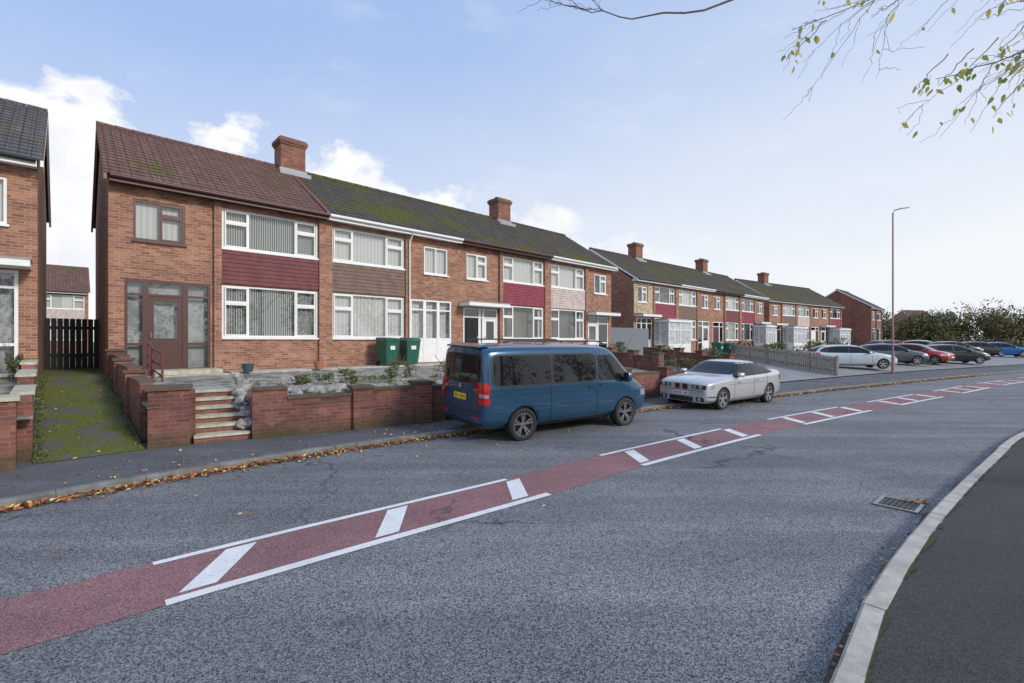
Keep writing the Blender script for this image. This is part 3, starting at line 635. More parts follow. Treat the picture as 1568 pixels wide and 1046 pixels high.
def shrub(x,y,r,h,n=350,s=.05,mats=LG,name='garden_shrub'):
    mb=MB(); z=tz(x,y)
    for i in range(9):
        a=R.random()*6.28; k=R.uniform(.8,1.25); mb.tube([(x,y,z-.05),(x+math.cos(a)*r*.3,y+math.sin(a)*r*.3,z+h*.5),(x+math.cos(a)*r*.8*k,y+math.sin(a)*r*.8*k,z+h*1.1*k)],[.012,.008,.003],BARK,5)
    cloud(mb,(x,y,z+h*.5),(r,r,h*.55),n,s,mats); mb.build(name)
for (t,y,r,h) in ((3.4,-4.6,.35,.3),(6.9,-4.0,.3,.45),(7.4,-2.3,.35,.4),(9.9,-4.3,.5,.6),(12,-2.5,.5,.5),(5.2,-3.2,.35,.25),(14,-4,.6,.7),(4.2,-3.9,.3,.25),(5.9,-4.6,.3,.35),(8.6,-3.4,.4,.5),(4.6,-5.0,.25,.22)):
    p=fac(t,y); shrub(p.x,p.y,r,h,260,.035)
shrub(.2,13.5,.9,.75,900); shrub(-.9,12.6,.5,.55,500); shrub(7.6,21.5,.9,.8,800); shrub(9.0,27,1.3,1.1,900,.07); shrub(11.5,26.5,1.1,.9,800,.07); shrub(6,26,.9,1.2,700,.06); shrub(13,30.5,1.3,1.0,800,.08); shrub(18.5,38,1.2,1.2,700,.09); shrub(24,43,1.5,1.1,700,.1); shrub(30,47,1.6,1.3,700,.1); shrub(35,50,1.8,1.4,800,.1)
p=fac(-1.75,-.6); shrub(p.x,p.y,.2,.8,400,.04,[LF[3],LF[0]],'potted_conifer')
p=W4+sn*.9-sd*.05; shrub(p.x,p.y,.25,.3,250,.04)
mb=MB()
for c in range(46):
    c0=W4+dw*R.uniform(.1,5.5)+wn*R.uniform(.15,3.2); m=R.choice(LG+[LB[1],LF[2]]); rr=R.uniform(.08,.28)
    for i in range(45):
        p=c0+Vector((R.gauss(0,rr*.5),R.gauss(0,rr*.5))); z=tz(p.x,p.y); leafquad(mb,(p.x,p.y,z+abs(R.gauss(0,.06))),R.uniform(.015,.045),m if R.random()<.7 else R.choice(LG))
for i in range(1300):
    q_=R.random(); s_=1 if R.random()<.5 else 0; P0=W1.lerp(a0,q_) if s_ else W2.lerp(a1,q_); p=P0+sd*(abs(R.gauss(0,.07)))*(1 if s_ else -1); leafquad(mb,(p.x,p.y,.104+.996*q_+R.uniform(0,.03)),R.uniform(.012,.035),R.choice(LG))
mb.build('ground_cover_plants')
for i in range(21):
    t=i/20; x=57+t*60+R.uniform(-1,1); y=80-9*t+R.uniform(-2,3); h=6.4+5.4*t+R.uniform(-.9,.9)
    mb=MB(); z=.1; mb.tube([(x,y,z),(x+.2,y,z+h*.35),(x,y+.1,z+h*.8)],[.22,.16,.05],BARK,6)
    for k in range(9):
        a=R.random()*6.28; mb.tube([(x,y,z+h*.25),(x+math.cos(a)*1.8,y+math.sin(a)*1.8,z+h*.7),(x+math.cos(a)*2.6,y+math.sin(a)*2.6,z+h*R.uniform(.85,1.05))],[.1,.05,.015],BARK,5)
    cloud(mb,(x,y,z+h*.48),(4.0,3.4,h*.5),2300,.22,LF); mb.build('tree')
mb=MB()
for i in range(26): cloud(mb,(58+i*2.2,68+R.uniform(-1,1)-i*.3,1.2),(1.9,1.4,1.8),480,.16,LF)
mb.build('hedge')
for (x,y) in ((-48,48),(-30,60),(-53,44)):
    mb=MB(); mb.tube([(x,y,1),(x,y,5)],[.2,.1],BARK,6); cloud(mb,(x,y,4.8),(2.6,2.6,2.6),900,.25,LF); mb.build('tree')
def limb(mb,pts,r0,r1,twigs,leaf,lvl=0,tl=1.0,drop=-.2):
    c=[Vector(p) for p in pts]; cc=[]
    P=[c[0]*2-c[1]]+c+[c[-1]*2-c[-2]]
    for i in range(1,len(P)-2):
        for k in range(5):
            t=k/5;a,b,d_,e_=P[i-1],P[i],P[i+1],P[i+2]
            cc.append(.5*((2*b)+(d_-a)*t+(2*a-5*b+4*d_-e_)*t*t+(3*b-a-3*d_+e_)*t**3))
    cc.append(c[-1]); n=len(cc)
    j=.03 if lvl==0 else .015
    cc=[p+Vector((R.uniform(-j,j),R.uniform(-j,j),R.uniform(-j,j))) for p in cc]
    mb.tube(cc,[r0+(r1-r0)*i/(n-1) for i in range(n)],BARK,7 if lvl==0 else 5)
    for i in range(twigs):
        k=R.randint(int(n*.15),n-2); p=cc[k]; d=(cc[min(k+1,n-1)]-cc[k-1]).normalized()
        s=Vector((R.uniform(-1,1),R.uniform(-1,1),R.uniform(-1,.8))); s=(d*1.0+s*.75).normalized()
        l=tl*R.uniform(.5,1.1); rr=(r0+(r1-r0)*k/n)*.5
        q1=p+s*l*.5+Vector((0,0,drop*l*.1)); q2=p+s*l+Vector((R.uniform(-.1,.1),R.uniform(-.1,.1),drop*l*.5))
        if lvl<2: limb(mb,[p,q1,q2],max(rr,.0025),.0015,3 if lvl==0 else 2,leaf,lvl+1,tl*.5,drop)
        if lvl>=1:
            for q in (q1,q2,p):
                if R.random()<leaf: hang(mb,q)
def hang(mb,p,n=None):
    for k in range(n or R.choice((1,1,2))):
        d=Vector((R.uniform(-.7,.7),R.uniform(-.7,.7),-1)).normalized(); w=d.cross(Vector((R.uniform(-1,1),R.uniform(-1,1),.2))).normalized(); s=R.uniform(.05,.09); o=p+Vector((R.uniform(-.03,.03),R.uniform(-.03,.03),-.02)); m=R.choice(LY)
        a=[o,o+d*s*.35+w*s*.27,o+d*s*.75+w*s*.2,o+d*s*1.15,o+d*s*.75-w*s*.2,o+d*s*.35-w*s*.27]
        mb.face([a[0],a[1],a[2],a[3]],m); mb.face([a[0],a[3],a[4],a[5]],m)
mb=MB()
mb.tube([(10.2,4.2,.0),(10.1,4.3,1.2),(9.9,4.4,2.6),(9.9,4.4,4.2),(9.6,4.6,6.2),(9.7,4.8,8)],[.24,.19,.17,.14,.09,.04],BARK,12)
limb(mb,[(9.9,4.4,3.2),(8.4,4.7,4.5),(6.7,4.8,5.15),(5.4,4.8,5.0),(4.3,4.8,4.65)],.026,.003,26,.15,tl=.85)
limb(mb,[(9.8,4.5,4.2),(8,4.9,5.6),(6.2,5.0,6.1),(4.6,5.1,5.95),(3.0,5.1,5.35)],.022,.003,26,.06,tl=.9)
limb(mb,[(9.7,4.6,5.2),(7,5.2,6.9),(4.3,5.3,6.5),(2.4,5.2,5.75),(1.3,5.1,5.52),(.62,5,5.58)],.026,.003,9,.0,tl=.6,drop=.3)
limb(mb,[(9.8,4.5,4.6),(8,4.3,5.7),(6.4,4.2,5.6),(5.2,4.1,5.1),(4.5,4.1,4.75)],.020,.003,26,.10,tl=.8)
limb(mb,[(9.7,4.6,5.5),(8,4.6,6.3),(6.2,4.6,5.9),(4.6,4.5,5.6),(3.7,4.5,5.35)],.020,.003,24,.06,tl=.8)
for k in range(6):
    a=R.uniform(-1.9,1.2); limb(mb,[(9.8,4.5,4+k*.5),(9.8+math.cos(a)*1.6,4.5+math.sin(a)*1.6-.4,5.3+k*.5),(9.8+math.cos(a)*3,4.5+math.sin(a)*3-1,6+k*.5)],.05,.006,8,.1,tl=1)
for p in ((5.05,4.8,4.62),(4.35,4.8,4.6),(4.9,4.8,4.3),(3.05,5.1,5.1),(4.75,4.2,4.85),(4.1,4.8,4.55),(4.6,4.8,4.7),(4.95,4.8,4.9)):
    e0=Vector(p)
    limb(mb,[e0+Vector((.35,0,.38)),e0+Vector((.12,0,.14)),e0],.006,.002,2,.3,2,.3)
    for k in range(4): hang(mb,e0+Vector((R.uniform(-.05,.16),R.uniform(-.1,.1),R.uniform(-.03,.16))),2)
mb.build('overhanging_tree')
for (x,y,h) in ((3,-22,9),(-8,-24,10),(14,-22,10),(24,-21,11),(33,-13,10),(38,-6,11),(40,2,10),(46,9,11),(31,-22,10),(-20,-28,9)):
    mb=MB(); mb.tube([(x,y,0),(x+.2,y,h*.5),(x,y,h)],[.25,.16,.04],BARK,8)
    for k in range(9):
        a=R.random()*6.28; z=h*(.3+.06*k); limb(mb,[(x,y,z),(x+math.cos(a)*1.5,y+math.sin(a)*1.5,z+1.2),(x+math.cos(a)*2.8,y+math.sin(a)*2.8,z+2.4)],.07,.01,4,.3,1,1.2)
    cloud(mb,(x,y,h*.45),(4,4,h*.42),900,.24,LD); mb.build('tree')
mb=MB()
def flat(x,y,z,s):
    a=R.random()*6.28; t=R.uniform(.0,.5); u=Vector((math.cos(a),math.sin(a),t))*s; w=Vector((-math.sin(a),math.cos(a),R.uniform(-.3,.4)))*s*.6; c=Vector((x,y,z+.012+abs(t)*s))
    m=R.choice(LB); mb.face([c-u,c-w*.8+u*.1,c+u],m); mb.face([c-u,c+u,c+w*.8+u*.1+Vector((0,0,s*.3))],m)
for i in range(11000):
    s=sl+(R.random()**1.25)*45; p,nn=at(LK,Ll,s)
    dens=.5+noise.noise(Vector((s*.5,0,0)))
    if R.random()>.5+dens: continue
    if R.random()<.88: p=p-nn*abs(R.gauss(0,.13)); flat(p.x,p.y,.003,R.uniform(.018,.05))
    else: p=p+nn*(.14+abs(R.gauss(0,.6))); flat(p.x,p.y,.10,R.uniform(.012,.038))
for i in range(220):
    s=sl+R.uniform(0,25); p,nn=at(LK,Ll,s); p=p-nn*abs(R.gauss(0,2)); flat(p.x,p.y,.01,R.uniform(.015,.04))
for i in range(500):
    s=sr+R.uniform(0,25); p,nn=at(RK,Lr,s); p=p+nn*abs(R.gauss(0,.10)); flat(p.x,p.y,.002,R.uniform(.008,.024))
for i in range(60):
    s=sr+R.uniform(0,12); p,nn=at(RK,Lr,s); p=p-nn*R.uniform(.2,3); flat(p.x,p.y,.12,R.uniform(.008,.022))
for i in range(70): p=Vector((5.05,5.8))+Vector((R.gauss(0,.10),R.gauss(0,.08))); flat(p.x,p.y,.01,R.uniform(.012,.03))
for i in range(160):
    q_=R.random(); p=W1.lerp(a0,q_).lerp(W2.lerp(a1,q_),R.random()); flat(p.x,p.y,.11+.996*q_,R.uniform(.01,.03))
mb.build('fallen_leaves')
# ------------------------------------------------------------------ vehicles
def ring(st):
    x,w,zb,zm,zbe,wb,zr,wr,zt=st[:9]; lean=st[9] if len(st)>9 else 0
    h=[(0,zb),(w*.80,zb),(w*.97,zb+(zm-zb)*.35),(w,zm),(wb,zbe),(wr,zr),(wr*.82,zt-(zt-zr)*.25),(0,zt)]
    h=[(x+lean*max(0,z-zm),y,z) for y,z in h]
    return h+[(a,-b,c) for a,b,c in h[-2:0:-1]]
def interp(c,a):
    if a<=c[0][0]: return c[0][1]
    for i in range(len(c)-1):
        if a<=c[i+1][0]:
            t=(a-c[i][0])/max(1e-9,c[i+1][0]-c[i][0]); return c[i][1]+(c[i+1][1]-c[i][1])*t
    return c[-1][1]
class Veh:
    def __init__(s,name,st,axles,wr,paintm,loc,rz,rim=RIMS,roll=0,track=.78,ww=.21,spokes=5):
        s.e=empty(name,loc,rz,0); s.e.rotation_euler=(roll,0,rz)
        b=MB(); V=[];F=[]
        for q in st: V+=ring(q)
        n=14
        for i in range(len(st)-1):
            for k in range(n): F.append((i*n+k,i*n+(k+1)%n,(i+1)*n+(k+1)%n,(i+1)*n+k))
        for base in (0,(len(st)-1)*n):
            F.append((base,base+1,base+13))
            for k in range(1,6): F.append((base+k,base+k+1,base+13-k,base+14-k))
            F.append((base+6,base+7,base+8))
        b.idx(V,F,paintm,True); o=b.build('body',s.e)
        bm=bmesh.new(); bm.from_mesh(o.data); bmesh.ops.recalc_face_normals(bm,faces=bm.faces)
        cl=bm.edges.layers.float.get('crease_edge') or bm.edges.layers.float.new('crease_edge')
        bm.verts.ensure_lookup_table()
        for ed in bm.edges:
            a,c=ed.verts[0].index,ed.verts[1].index
            if abs(a-c)==n:
                j=a%n
                if j in (4,10): ed[cl]=.55
                if j in (5,9): ed[cl]=.35
                if j in (2,12,1,13): ed[cl]=.4
        bm.to_mesh(o.data); bm.free(); o.data.materials.append(TRIM)
        md=o.modifiers.new('s','SUBSURF'); md.levels=3; md.render_levels=3
        bpy.context.view_layer.update(); dg=bpy.context.evaluated_depsgraph_get()
        me=bpy.data.meshes.new_from_object(o.evaluated_get(dg)); s.bvh=BVHTree.FromPolygons([v.co.copy() for v in me.vertices],[list(p.vertices) for p in me.polygons])
        cm=MB()
        for ax in axles:
            for sg in (-1,1): cm.tube([(ax,sg*.52,wr),(ax,sg*1.3,wr)],wr*1.11,TRIM,40)
        c=cm.build('cut',s.e); bm=bmesh.new(); bm.from_mesh(c.data); bmesh.ops.remove_doubles(bm,verts=bm.verts,dist=1e-5); bmesh.ops.recalc_face_normals(bm,faces=bm.faces); bm.to_mesh(c.data); bm.free()
        md=o.modifiers.new('b','BOOLEAN'); md.operation='DIFFERENCE'; md.object=c; md.solver='EXACT'
        try: md.material_mode='TRANSFER'
        except Exception: pass
        bpy.context.view_layer.update(); dg=bpy.context.evaluated_depsgraph_get()
        me2=bpy.data.meshes.new_from_object(o.evaluated_get(dg)); o.modifiers.clear(); o.data=me2
        bpy.data.objects.remove(c)
        s.body=o; s.d=MB()
        for ax in axles:
            for sg in (-1,1): s.wheel(ax,sg*track,wr,ww,sg,rim,spokes)
    def wheel(s,x,y,r,w,sg,rim,spokes):
        m=MB(); n=36; rr=r*.70
        prof=[(rr,-w/2+.02),(r*.80,-w/2),(r*.95,-w/2+.01),(r,-w/2+.035),(r,w/2-.035),(r*.95,w/2-.01),(r*.80,w/2),(rr,w/2-.02)]
        V=[];F=[]
        for q in prof:
            for k in range(n): a=2*math.pi*k/n; V.append((q[0]*math.cos(a),q[1],q[0]*math.sin(a)))
        for i in range(len(prof)-1):
            for k in range(n): F.append((i*n+k,i*n+(k+1)%n,(i+1)*n+(k+1)%n,(i+1)*n+k))
        m.idx(V,F,RUB,True)
        yo=sg*(w/2-.02)
        def rg(r0,y0,r1,y1,mat):
            V=[];F=[]
            for k in range(n): a=2*math.pi*k/n; V+=[(r0*math.cos(a),y0,r0*math.sin(a)),(r1*math.cos(a),y1,r1*math.sin(a))]
            for k in range(n): j=(k+1)%n; F.append((2*k,2*j,2*j+1,2*k+1))
            m.idx(V,F,mat,True)
        rg(rr,yo,rr*.93,yo,rim); rg(rr*.93,yo,rr*.90,yo-sg*.09,rim); rg(rr*.92,yo-sg*.09,0.001,yo-sg*.09,TRIM)
        rg(r*.16,yo-sg*.02,.001,yo-sg*.015,rim); rg(r*.18,yo-sg*.06,r*.16,yo-sg*.02,rim)
        for k in range(spokes):
            a=2*math.pi*(k+.25)/spokes
            for da in (-.13,.13):
                u0=Vector((math.cos(a+da*.6),0,math.sin(a+da*.6))); u1=Vector((math.cos(a+da*1.3),0,math.sin(a+da*1.3))); t0=Vector((-u0.z,0,u0.x))*r*.05; t1=Vector((-u1.z,0,u1.x))*r*.055
                A=u0*r*.12; B=u1*rr*.94; y0=Vector((0,yo-sg*.02,0)); y1=Vector((0,yo-sg*.005,0)); dn=Vector((0,-sg*.03,0))
                m.hexa([A-t0+y0+dn,A+t0+y0+dn,B+t1+y1+dn,B-t1+y1+dn,A-t0+y0,A+t0+y0,B+t1+y1,B-t1+y1],rim)
        m.build('wheel',s.e,loc=(x,y,r))
    def patch(s,top,bot,ax,mat,off=.006,nu=20,nv=8,mb=None):
        mb=mb or s.d; a0=max(top[0][0],bot[0][0]); a1=min(top[-1][0],bot[-1][0])
        D={'R':Vector((0,1,0)),'L':Vector((0,-1,0)),'F':Vector((-1,0,0)),'B':Vector((1,0,0)),'T':Vector((0,0,-1))}[ax]
        V=[]
        for i in range(nu+1):
            a=a0+(a1-a0)*i/nu; zt=interp(top,a); zb=interp(bot,a)
            for k in range(nv+1):
                z=zb+(zt-zb)*k/nv
                O={'R':Vector((a,-3,z)),'L':Vector((a,3,z)),'F':Vector((5,a,z)),'B':Vector((-5,a,z)),'T':Vector((a,z,5))}[ax]
                h=s.bvh.ray_cast(O,D)
                if h[0] is None: h=s.bvh.find_nearest(O+D*(2.1 if ax in 'RL' else 2.7))
                nn=h[1]
                if nn.dot(D)>0: nn=-nn
                V.append(h[0]+nn*off)
        F=[(i*(nv+1)+k,(i+1)*(nv+1)+k,(i+1)*(nv+1)+k+1,i*(nv+1)+k+1) for i in range(nu) for k in range(nv)]
        mb.idx(V,F,mat,True)
    def rect(s,a0,a1,b0,b1,ax,mat,r=.0,off=.006,nu=10,nv=6):
        if r<=0: s.patch([(a0,b1),(a1,b1)],[(a0,b0),(a1,b0)],ax,mat,off,nu,nv); return
        T=[];B=[]
        for k in range(5): t=k/4*math.pi/2; T.append((a0+r-r*math.cos(t),b1-r+r*math.sin(t))); B.append((a0+r-r*math.cos(t),b0+r-r*math.sin(t)))
        T2=[(a1-(x-a0),z) for x,z in T[::-1]]; B2=[(a1-(x-a0),z) for x,z in B[::-1]]
        s.patch(T+T2,B+B2,ax,mat,off,max(nu,26),nv)
    def fin(s): s.d.build('trim_lights_and_glass',s.e)
def mirror(v,x,y,z,mat,w=.2,h=.17):
    for sg in (-1,1):
        m=MB(); yy=sg*y; P=[]
        for (dx,sc_) in ((-.07,.85),(-.05,1),(.05,.9),(.11,.5)):
            for k in range(12):
                a=2*math.pi*k/12; c,s_=math.cos(a),math.sin(a); c=math.copysign(abs(c)**.6,c); s_=math.copysign(abs(s_)**.6,s_)
                P.append((x+dx,yy+sg*w/2+c*w/2*sc_,z+s_*h/2*sc_))
        F=[(i*12+k,i*12+(k+1)%12,(i+1)*12+(k+1)%12,(i+1)*12+k) for i in range(3) for k in range(12)]
        m.idx(P,F,mat,True); m.face(P[:12],TRIM); m.face(P[-12:],mat); m.box(x-.02,x+.05,min(yy-sg*.12,yy+sg*.06),max(yy-sg*.12,yy+sg*.06),z-.08,z-.03,TRIM)
        m.build('door_mirror',v.e)
VB=paint('van_blue_paint',(.014,.078,.155),.4,.22)
van=[(-2.45,.86,.42,.75,1.08,.86,1.76,.78,1.90,.05),(-2.42,.91,.34,.75,1.08,.905,1.80,.82,1.94,.05),(-2.28,.945,.28,.75,1.1,.935,1.83,.85,1.965,.04),(-1.9,.955,.26,.75,1.1,.945,1.85,.86,1.98),
 (-1.0,.96,.25,.75,1.1,.95,1.86,.865,1.985),(0.1,.96,.25,.75,1.1,.95,1.86,.865,1.985),(.8,.96,.25,.75,1.1,.945,1.84,.85,1.97),(1.10,.955,.25,.75,1.1,.94,1.80,.82,1.925),(1.26,.955,.25,.75,1.09,.935,1.66,.81,1.79),
 (1.86,.945,.26,.75,1.05,.90,1.14,.80,1.20),(2.0,.93,.26,.74,1.0,.89,1.08,.79,1.13),(2.25,.88,.28,.68,.90,.84,.96,.72,1.0),(2.38,.80,.32,.62,.78,.77,.84,.66,.88),(2.43,.70,.36,.58,.70,.68,.74,.55,.76)]
v=Veh('parked_van',van,(-1.5,1.5),.345,VB,(.93,11.12,.0),math.radians(34.6),RIMD,math.radians(1.6),.84,.24)
for ax in 'RL':
    v.rect(-2.2,-.80,1.16,1.74,ax,CARGL,.07,off=.008); v.rect(-.72,.50,1.16,1.74,ax,CARGL,.07,off=.008)
    v.patch([(.60,1.72),(1.06,1.72),(1.22,1.63),(1.66,1.20)],[(.60,1.18),(.66,1.14),(1.60,1.14),(1.66,1.17)],ax,CARGL,off=.008)
    v.rect(-2.26,.53,1.13,1.77,ax,TRIM,.09,off=.003)
    v.rect(.535,.55,.36,1.80,ax,TRIM,off=.004,nu=1,nv=20); v.rect(-.80,-.785,.36,1.12,ax,TRIM,off=.004,nu=1,nv=20); v.rect(1.62,1.632,.75,1.12,ax,TRIM,off=.004,nu=1,nv=10)
    v.rect(-2.2,.5,1.045,1.058,ax,TRIM,off=.004,nu=24,nv=1); v.rect(-2.1,2.0,.70,.706,ax,TRIM,off=.002,nu=30,nv=1)
    v.rect(-1.02,1.02,.26,.33,ax,TRIM,off=.008,nu=16,nv=3)
    v.rect(.62,.86,1.02,1.07,ax,VB,.02,off=.03); v.rect(.28,.48,1.0,1.05,ax,VB,.02,off=.03)
    v.rect(-2.43,-2.30,.80,1.22,ax,REDL,.03,off=.009); v.rect(-2.41,-2.33,.93,1.0,ax,LAMP,0,off=.012)
    v.rect(2.05,2.34,.72,.86,ax,LAMP,.03,off=.006)
for s_ in (-1,1):
    a,b=sorted((s_*.72,s_*.89)); v.rect(a,b,.80,1.22,'B',REDL,.03,off=.009); a,b=sorted((s_*.75,s_*.88)); v.rect(a,b,.94,1.01,'B',LAMP,0,off=.012)
    a,b=sorted((s_*.5,s_*.78)); v.rect(a,b,.50,.54,'B',REDL,.015,off=.012); a,b=sorted((s_*.45,s_*.74)); v.rect(a,b,.66,.80,'F',LAMP,.03)
v.rect(-.70,.70,1.20,1.74,'B',CARGL,.09,off=.009); v.rect(-.73,.73,1.17,1.77,'B',TRIM,.1,off=.004)
v.rect(-.26,.26,.83,.95,'B',PLY,.01,off=.014,nu=6,nv=3); v.rect(-.29,.29,.80,.98,'B',VB,.02,off=.009)
v.rect(-.06,.06,1.04,1.15,'B',CHR,.05,off=.014); v.rect(-.85,.85,.625,.64,'B',TRIM,off=.005,nu=20,nv=1); v.rect(-.78,.78,.34,.42,'B',TRIM,off=.01,nu=16,nv=3)
for s_ in (-1,1): a=s_*.69; v.rect(min(a,a+.012*s_),max(a,a+.012*s_),.64,1.18,'B',TRIM,off=.005,nu=1,nv=8)
v.patch([(-.74,1.25),(-.62,1.80),(.62,1.80),(.74,1.25)],[(-.74,1.22),(.74,1.22)],'F',CARGL)
v.rect(-.5,.5,.62,.76,'F',TRIM,.02)
for k in range(7):
    if k==4: continue
    a=-.22+k*.066; v.rect(a,a+.034,.86,.92,'B',TRIM,off=.018,nu=1,nv=1); v.rect(a+.010,a+.024,.875,.90,'B',PLY,off=.02,nu=1,nv=1)
v.d.tube([(-2.45,.02,1.20),(-2.43,-.3,1.30),(-2.42,-.45,1.36)],.012,TRIM,6)
v.d.hexa([(-2.44,-.66,1.89),(-2.44,.66,1.89),(-2.2,.70,1.92),(-2.2,-.70,1.92),(-2.44,-.64,1.92),(-2.44,.64,1.92),(-2.2,.68,1.972),(-2.2,-.68,1.972)],VB)
for sg in (-1,1): v.d.tube([(-1.9,sg*.74,2.0),(-1.7,sg*.74,2.035),(.7,sg*.74,2.03),(.9,sg*.74,1.97)],.016,TRIM,8)
v.fin(); mirror(v,1.45,.93,1.20,VB,.2,.24)
SV=paint('car_silver_paint',(.58,.585,.59),.45,.28)
sedan=[(-2.33,.72,.36,.58,.88,.71,1.0,.62,1.05),(-2.29,.82,.28,.6,.95,.80,1.04,.72,1.10),(-2.12,.87,.22,.6,.965,.855,1.055,.77,1.115),(-1.85,.89,.19,.6,.965,.875,1.06,.77,1.125),(-1.62,.90,.18,.6,.955,.88,1.10,.72,1.17),
 (-1.12,.905,.18,.6,.94,.885,1.30,.66,1.39),(-.42,.91,.18,.6,.925,.89,1.345,.665,1.44),(.10,.91,.18,.6,.915,.89,1.31,.67,1.41),(.30,.905,.18,.59,.91,.885,1.23,.69,1.33),(.82,.905,.18,.58,.90,.88,.965,.79,1.03),(.98,.90,.18,.57,.895,.875,.95,.79,1.0),
 (1.5,.89,.18,.54,.86,.865,.91,.78,.965),(1.92,.865,.19,.52,.81,.84,.865,.75,.915),(2.12,.82,.22,.50,.75,.79,.81,.70,.86),(2.20,.74,.25,.48,.69,.71,.75,.62,.79)]
def sedan_details(v):
    for ax in 'RL':
        v.patch([(-1.66,1.04),(-1.42,1.18),(-1.08,1.30),(-.45,1.365),(.10,1.335),(.36,1.20),(.80,.975)],[(-1.66,1.02),(-1.2,.985),(.5,.95),(.80,.955)],ax,TRIM,off=.003,nu=40)
        v.patch([(-1.52,1.09),(-1.34,1.17),(-1.18,1.23)],[(-1.52,1.035),(-1.18,1.015)],ax,CARGL,off=.008,nu=8)
        v.patch([(-1.13,1.24),(-.9,1.29),(-.44,1.335),(-.39,1.335)],[(-1.13,1.01),(-.39,.985)],ax,CARGL,off=.008)
        v.patch([(-.29,1.335),(.06,1.31),(.34,1.18),(.66,1.0)],[(-.29,.98),(.66,.975)],ax,CARGL,off=.008)
        v.rect(-.345,-.329,.30,.97,ax,TRIM,off=.003,nu=1,nv=10); v.rect(.80,.814,.32,.90,ax,TRIM,off=.003,nu=1,nv=10); v.rect(-1.20,-1.185,.62,.98,ax,TRIM,off=.003,nu=1,nv=8)
        v.rect(-.98,.98,.19,.225,ax,TRIM,off=.004,nu=10,nv=2)
        v.rect(-.66,-.46,.81,.84,ax,SV,.01,off=.03); v.rect(.44,.64,.79,.82,ax,SV,.01,off=.03); v.rect(-.66,-.46,.79,.808,ax,TRIM,0,off=.004); v.rect(.44,.64,.77,.788,ax,TRIM,0,off=.004)
        v.patch([(1.80,.765),(2.11,.745)],[(1.80,.71),(1.88,.65),(2.11,.63)],ax,LAMP,off=.006); v.rect(-2.27,-2.04,.76,.93,ax,REDL,.03)
        v.rect(-1.2,1.15,.735,.743,ax,TRIM,off=.001,nu=16,nv=1); v.rect(1.76,2.1,.40,.43,ax,TRIM,0,off=.003)
    v.patch([(-.78,1.03),(-.63,1.355),(.63,1.355),(.78,1.03)],[(-.78,1.015),(.78,1.015)],'F',CARGL,off=.006,nu=24)
    v.patch([(-.74,1.18),(-.62,1.36),(.62,1.36),(.74,1.18)],[(-.74,1.16),(.74,1.16)],'B',CARGL,off=.006,nu=24)
    for s_ in (-1,1):
        a,b=sorted((s_*.35,s_*.77)); v.patch([(a,.755),(b,.755)],[(a,.635),(b,.635)],'F',TRIM,off=.005)
        for c in (.44,.62): a,b=sorted((s_*(c-.06),s_*(c+.06))); v.rect(a,b,.64,.75,'F',LAMP,.045,off=.010)
        a,b=sorted((s_*.035,s_*.22)); v.rect(a,b,.60,.765,'F',CHR,.03,off=.008); a,b=sorted((s_*.055,s_*.20)); v.rect(a,b,.617,.748,'F',TRIM,.025,off=.012)
        a,b=sorted((s_*.48,s_*.72)); v.rect(a,b,.28,.40,'F',TRIM,.03,off=.006); a,b=sorted((s_*.54,s_*.64)); v.rect(a,b,.295,.385,'F',LAMP,.03,off=.010)
        a,b=sorted((s_*.45,s_*.78)); v.rect(a,b,.76,.93,'B',REDL,.03)
        v.patch([(1.02,s_*.46+.006),(2.0,s_*.30+.006)],[(1.02,s_*.46-.006),(2.0,s_*.30-.006)],'T',TRIM,off=.001,nu=12,nv=1)
    v.rect(-.40,.40,.26,.40,'F',TRIM,.03,off=.006); v.rect(-.26,.26,.44,.55,'F',PLW,.01,off=.012); v.rect(-.26,.26,.70,.80,'B',PLY,.01,off=.01); v.rect(-.75,.75,.575,.585,'F',TRIM,0,off=.003,nu=16,nv=1)
    for k in range(7):
        if k!=4: a=-.22+k*.066; v.rect(a,a+.03,.465,.525,'F',TRIM,off=.016,nu=1,nv=1)
    v.fin()
v=Veh('parked_saloon_car',sedan,(-1.38,1.38),.325,SV,(6.80,15.32,.0),math.radians(216.2),RIMS,math.radians(-1.5),.78)
sedan_details(v); mirror(v,.62,.87,1.02,SV,.2,.14)
hatch=[(-2.02,.66,.36,.6,.84,.64,.92,.55,.98),(-1.98,.78,.28,.6,.92,.76,1.06,.62,1.14),(-1.85,.84,.22,.6,.94,.82,1.2,.62,1.29),(-1.55,.87,.19,.6,.94,.85,1.34,.62,1.43),(-.95,.88,.18,.6,.93,.86,1.40,.63,1.49),(-.3,.885,.18,.6,.92,.865,1.41,.63,1.50),
 (.2,.885,.18,.6,.91,.865,1.36,.64,1.45),(.42,.88,.18,.6,.90,.86,1.26,.66,1.34),(1.02,.88,.18,.58,.89,.85,.96,.74,1.02),(1.18,.875,.18,.57,.87,.845,.93,.74,.99),(1.55,.86,.19,.55,.82,.82,.88,.70,.93),(1.88,.80,.22,.52,.72,.76,.79,.64,.83),(2.02,.72,.26,.5,.64,.68,.70,.55,.74),(2.08,.6,.3,.48,.58,.56,.62,.45,.65)]
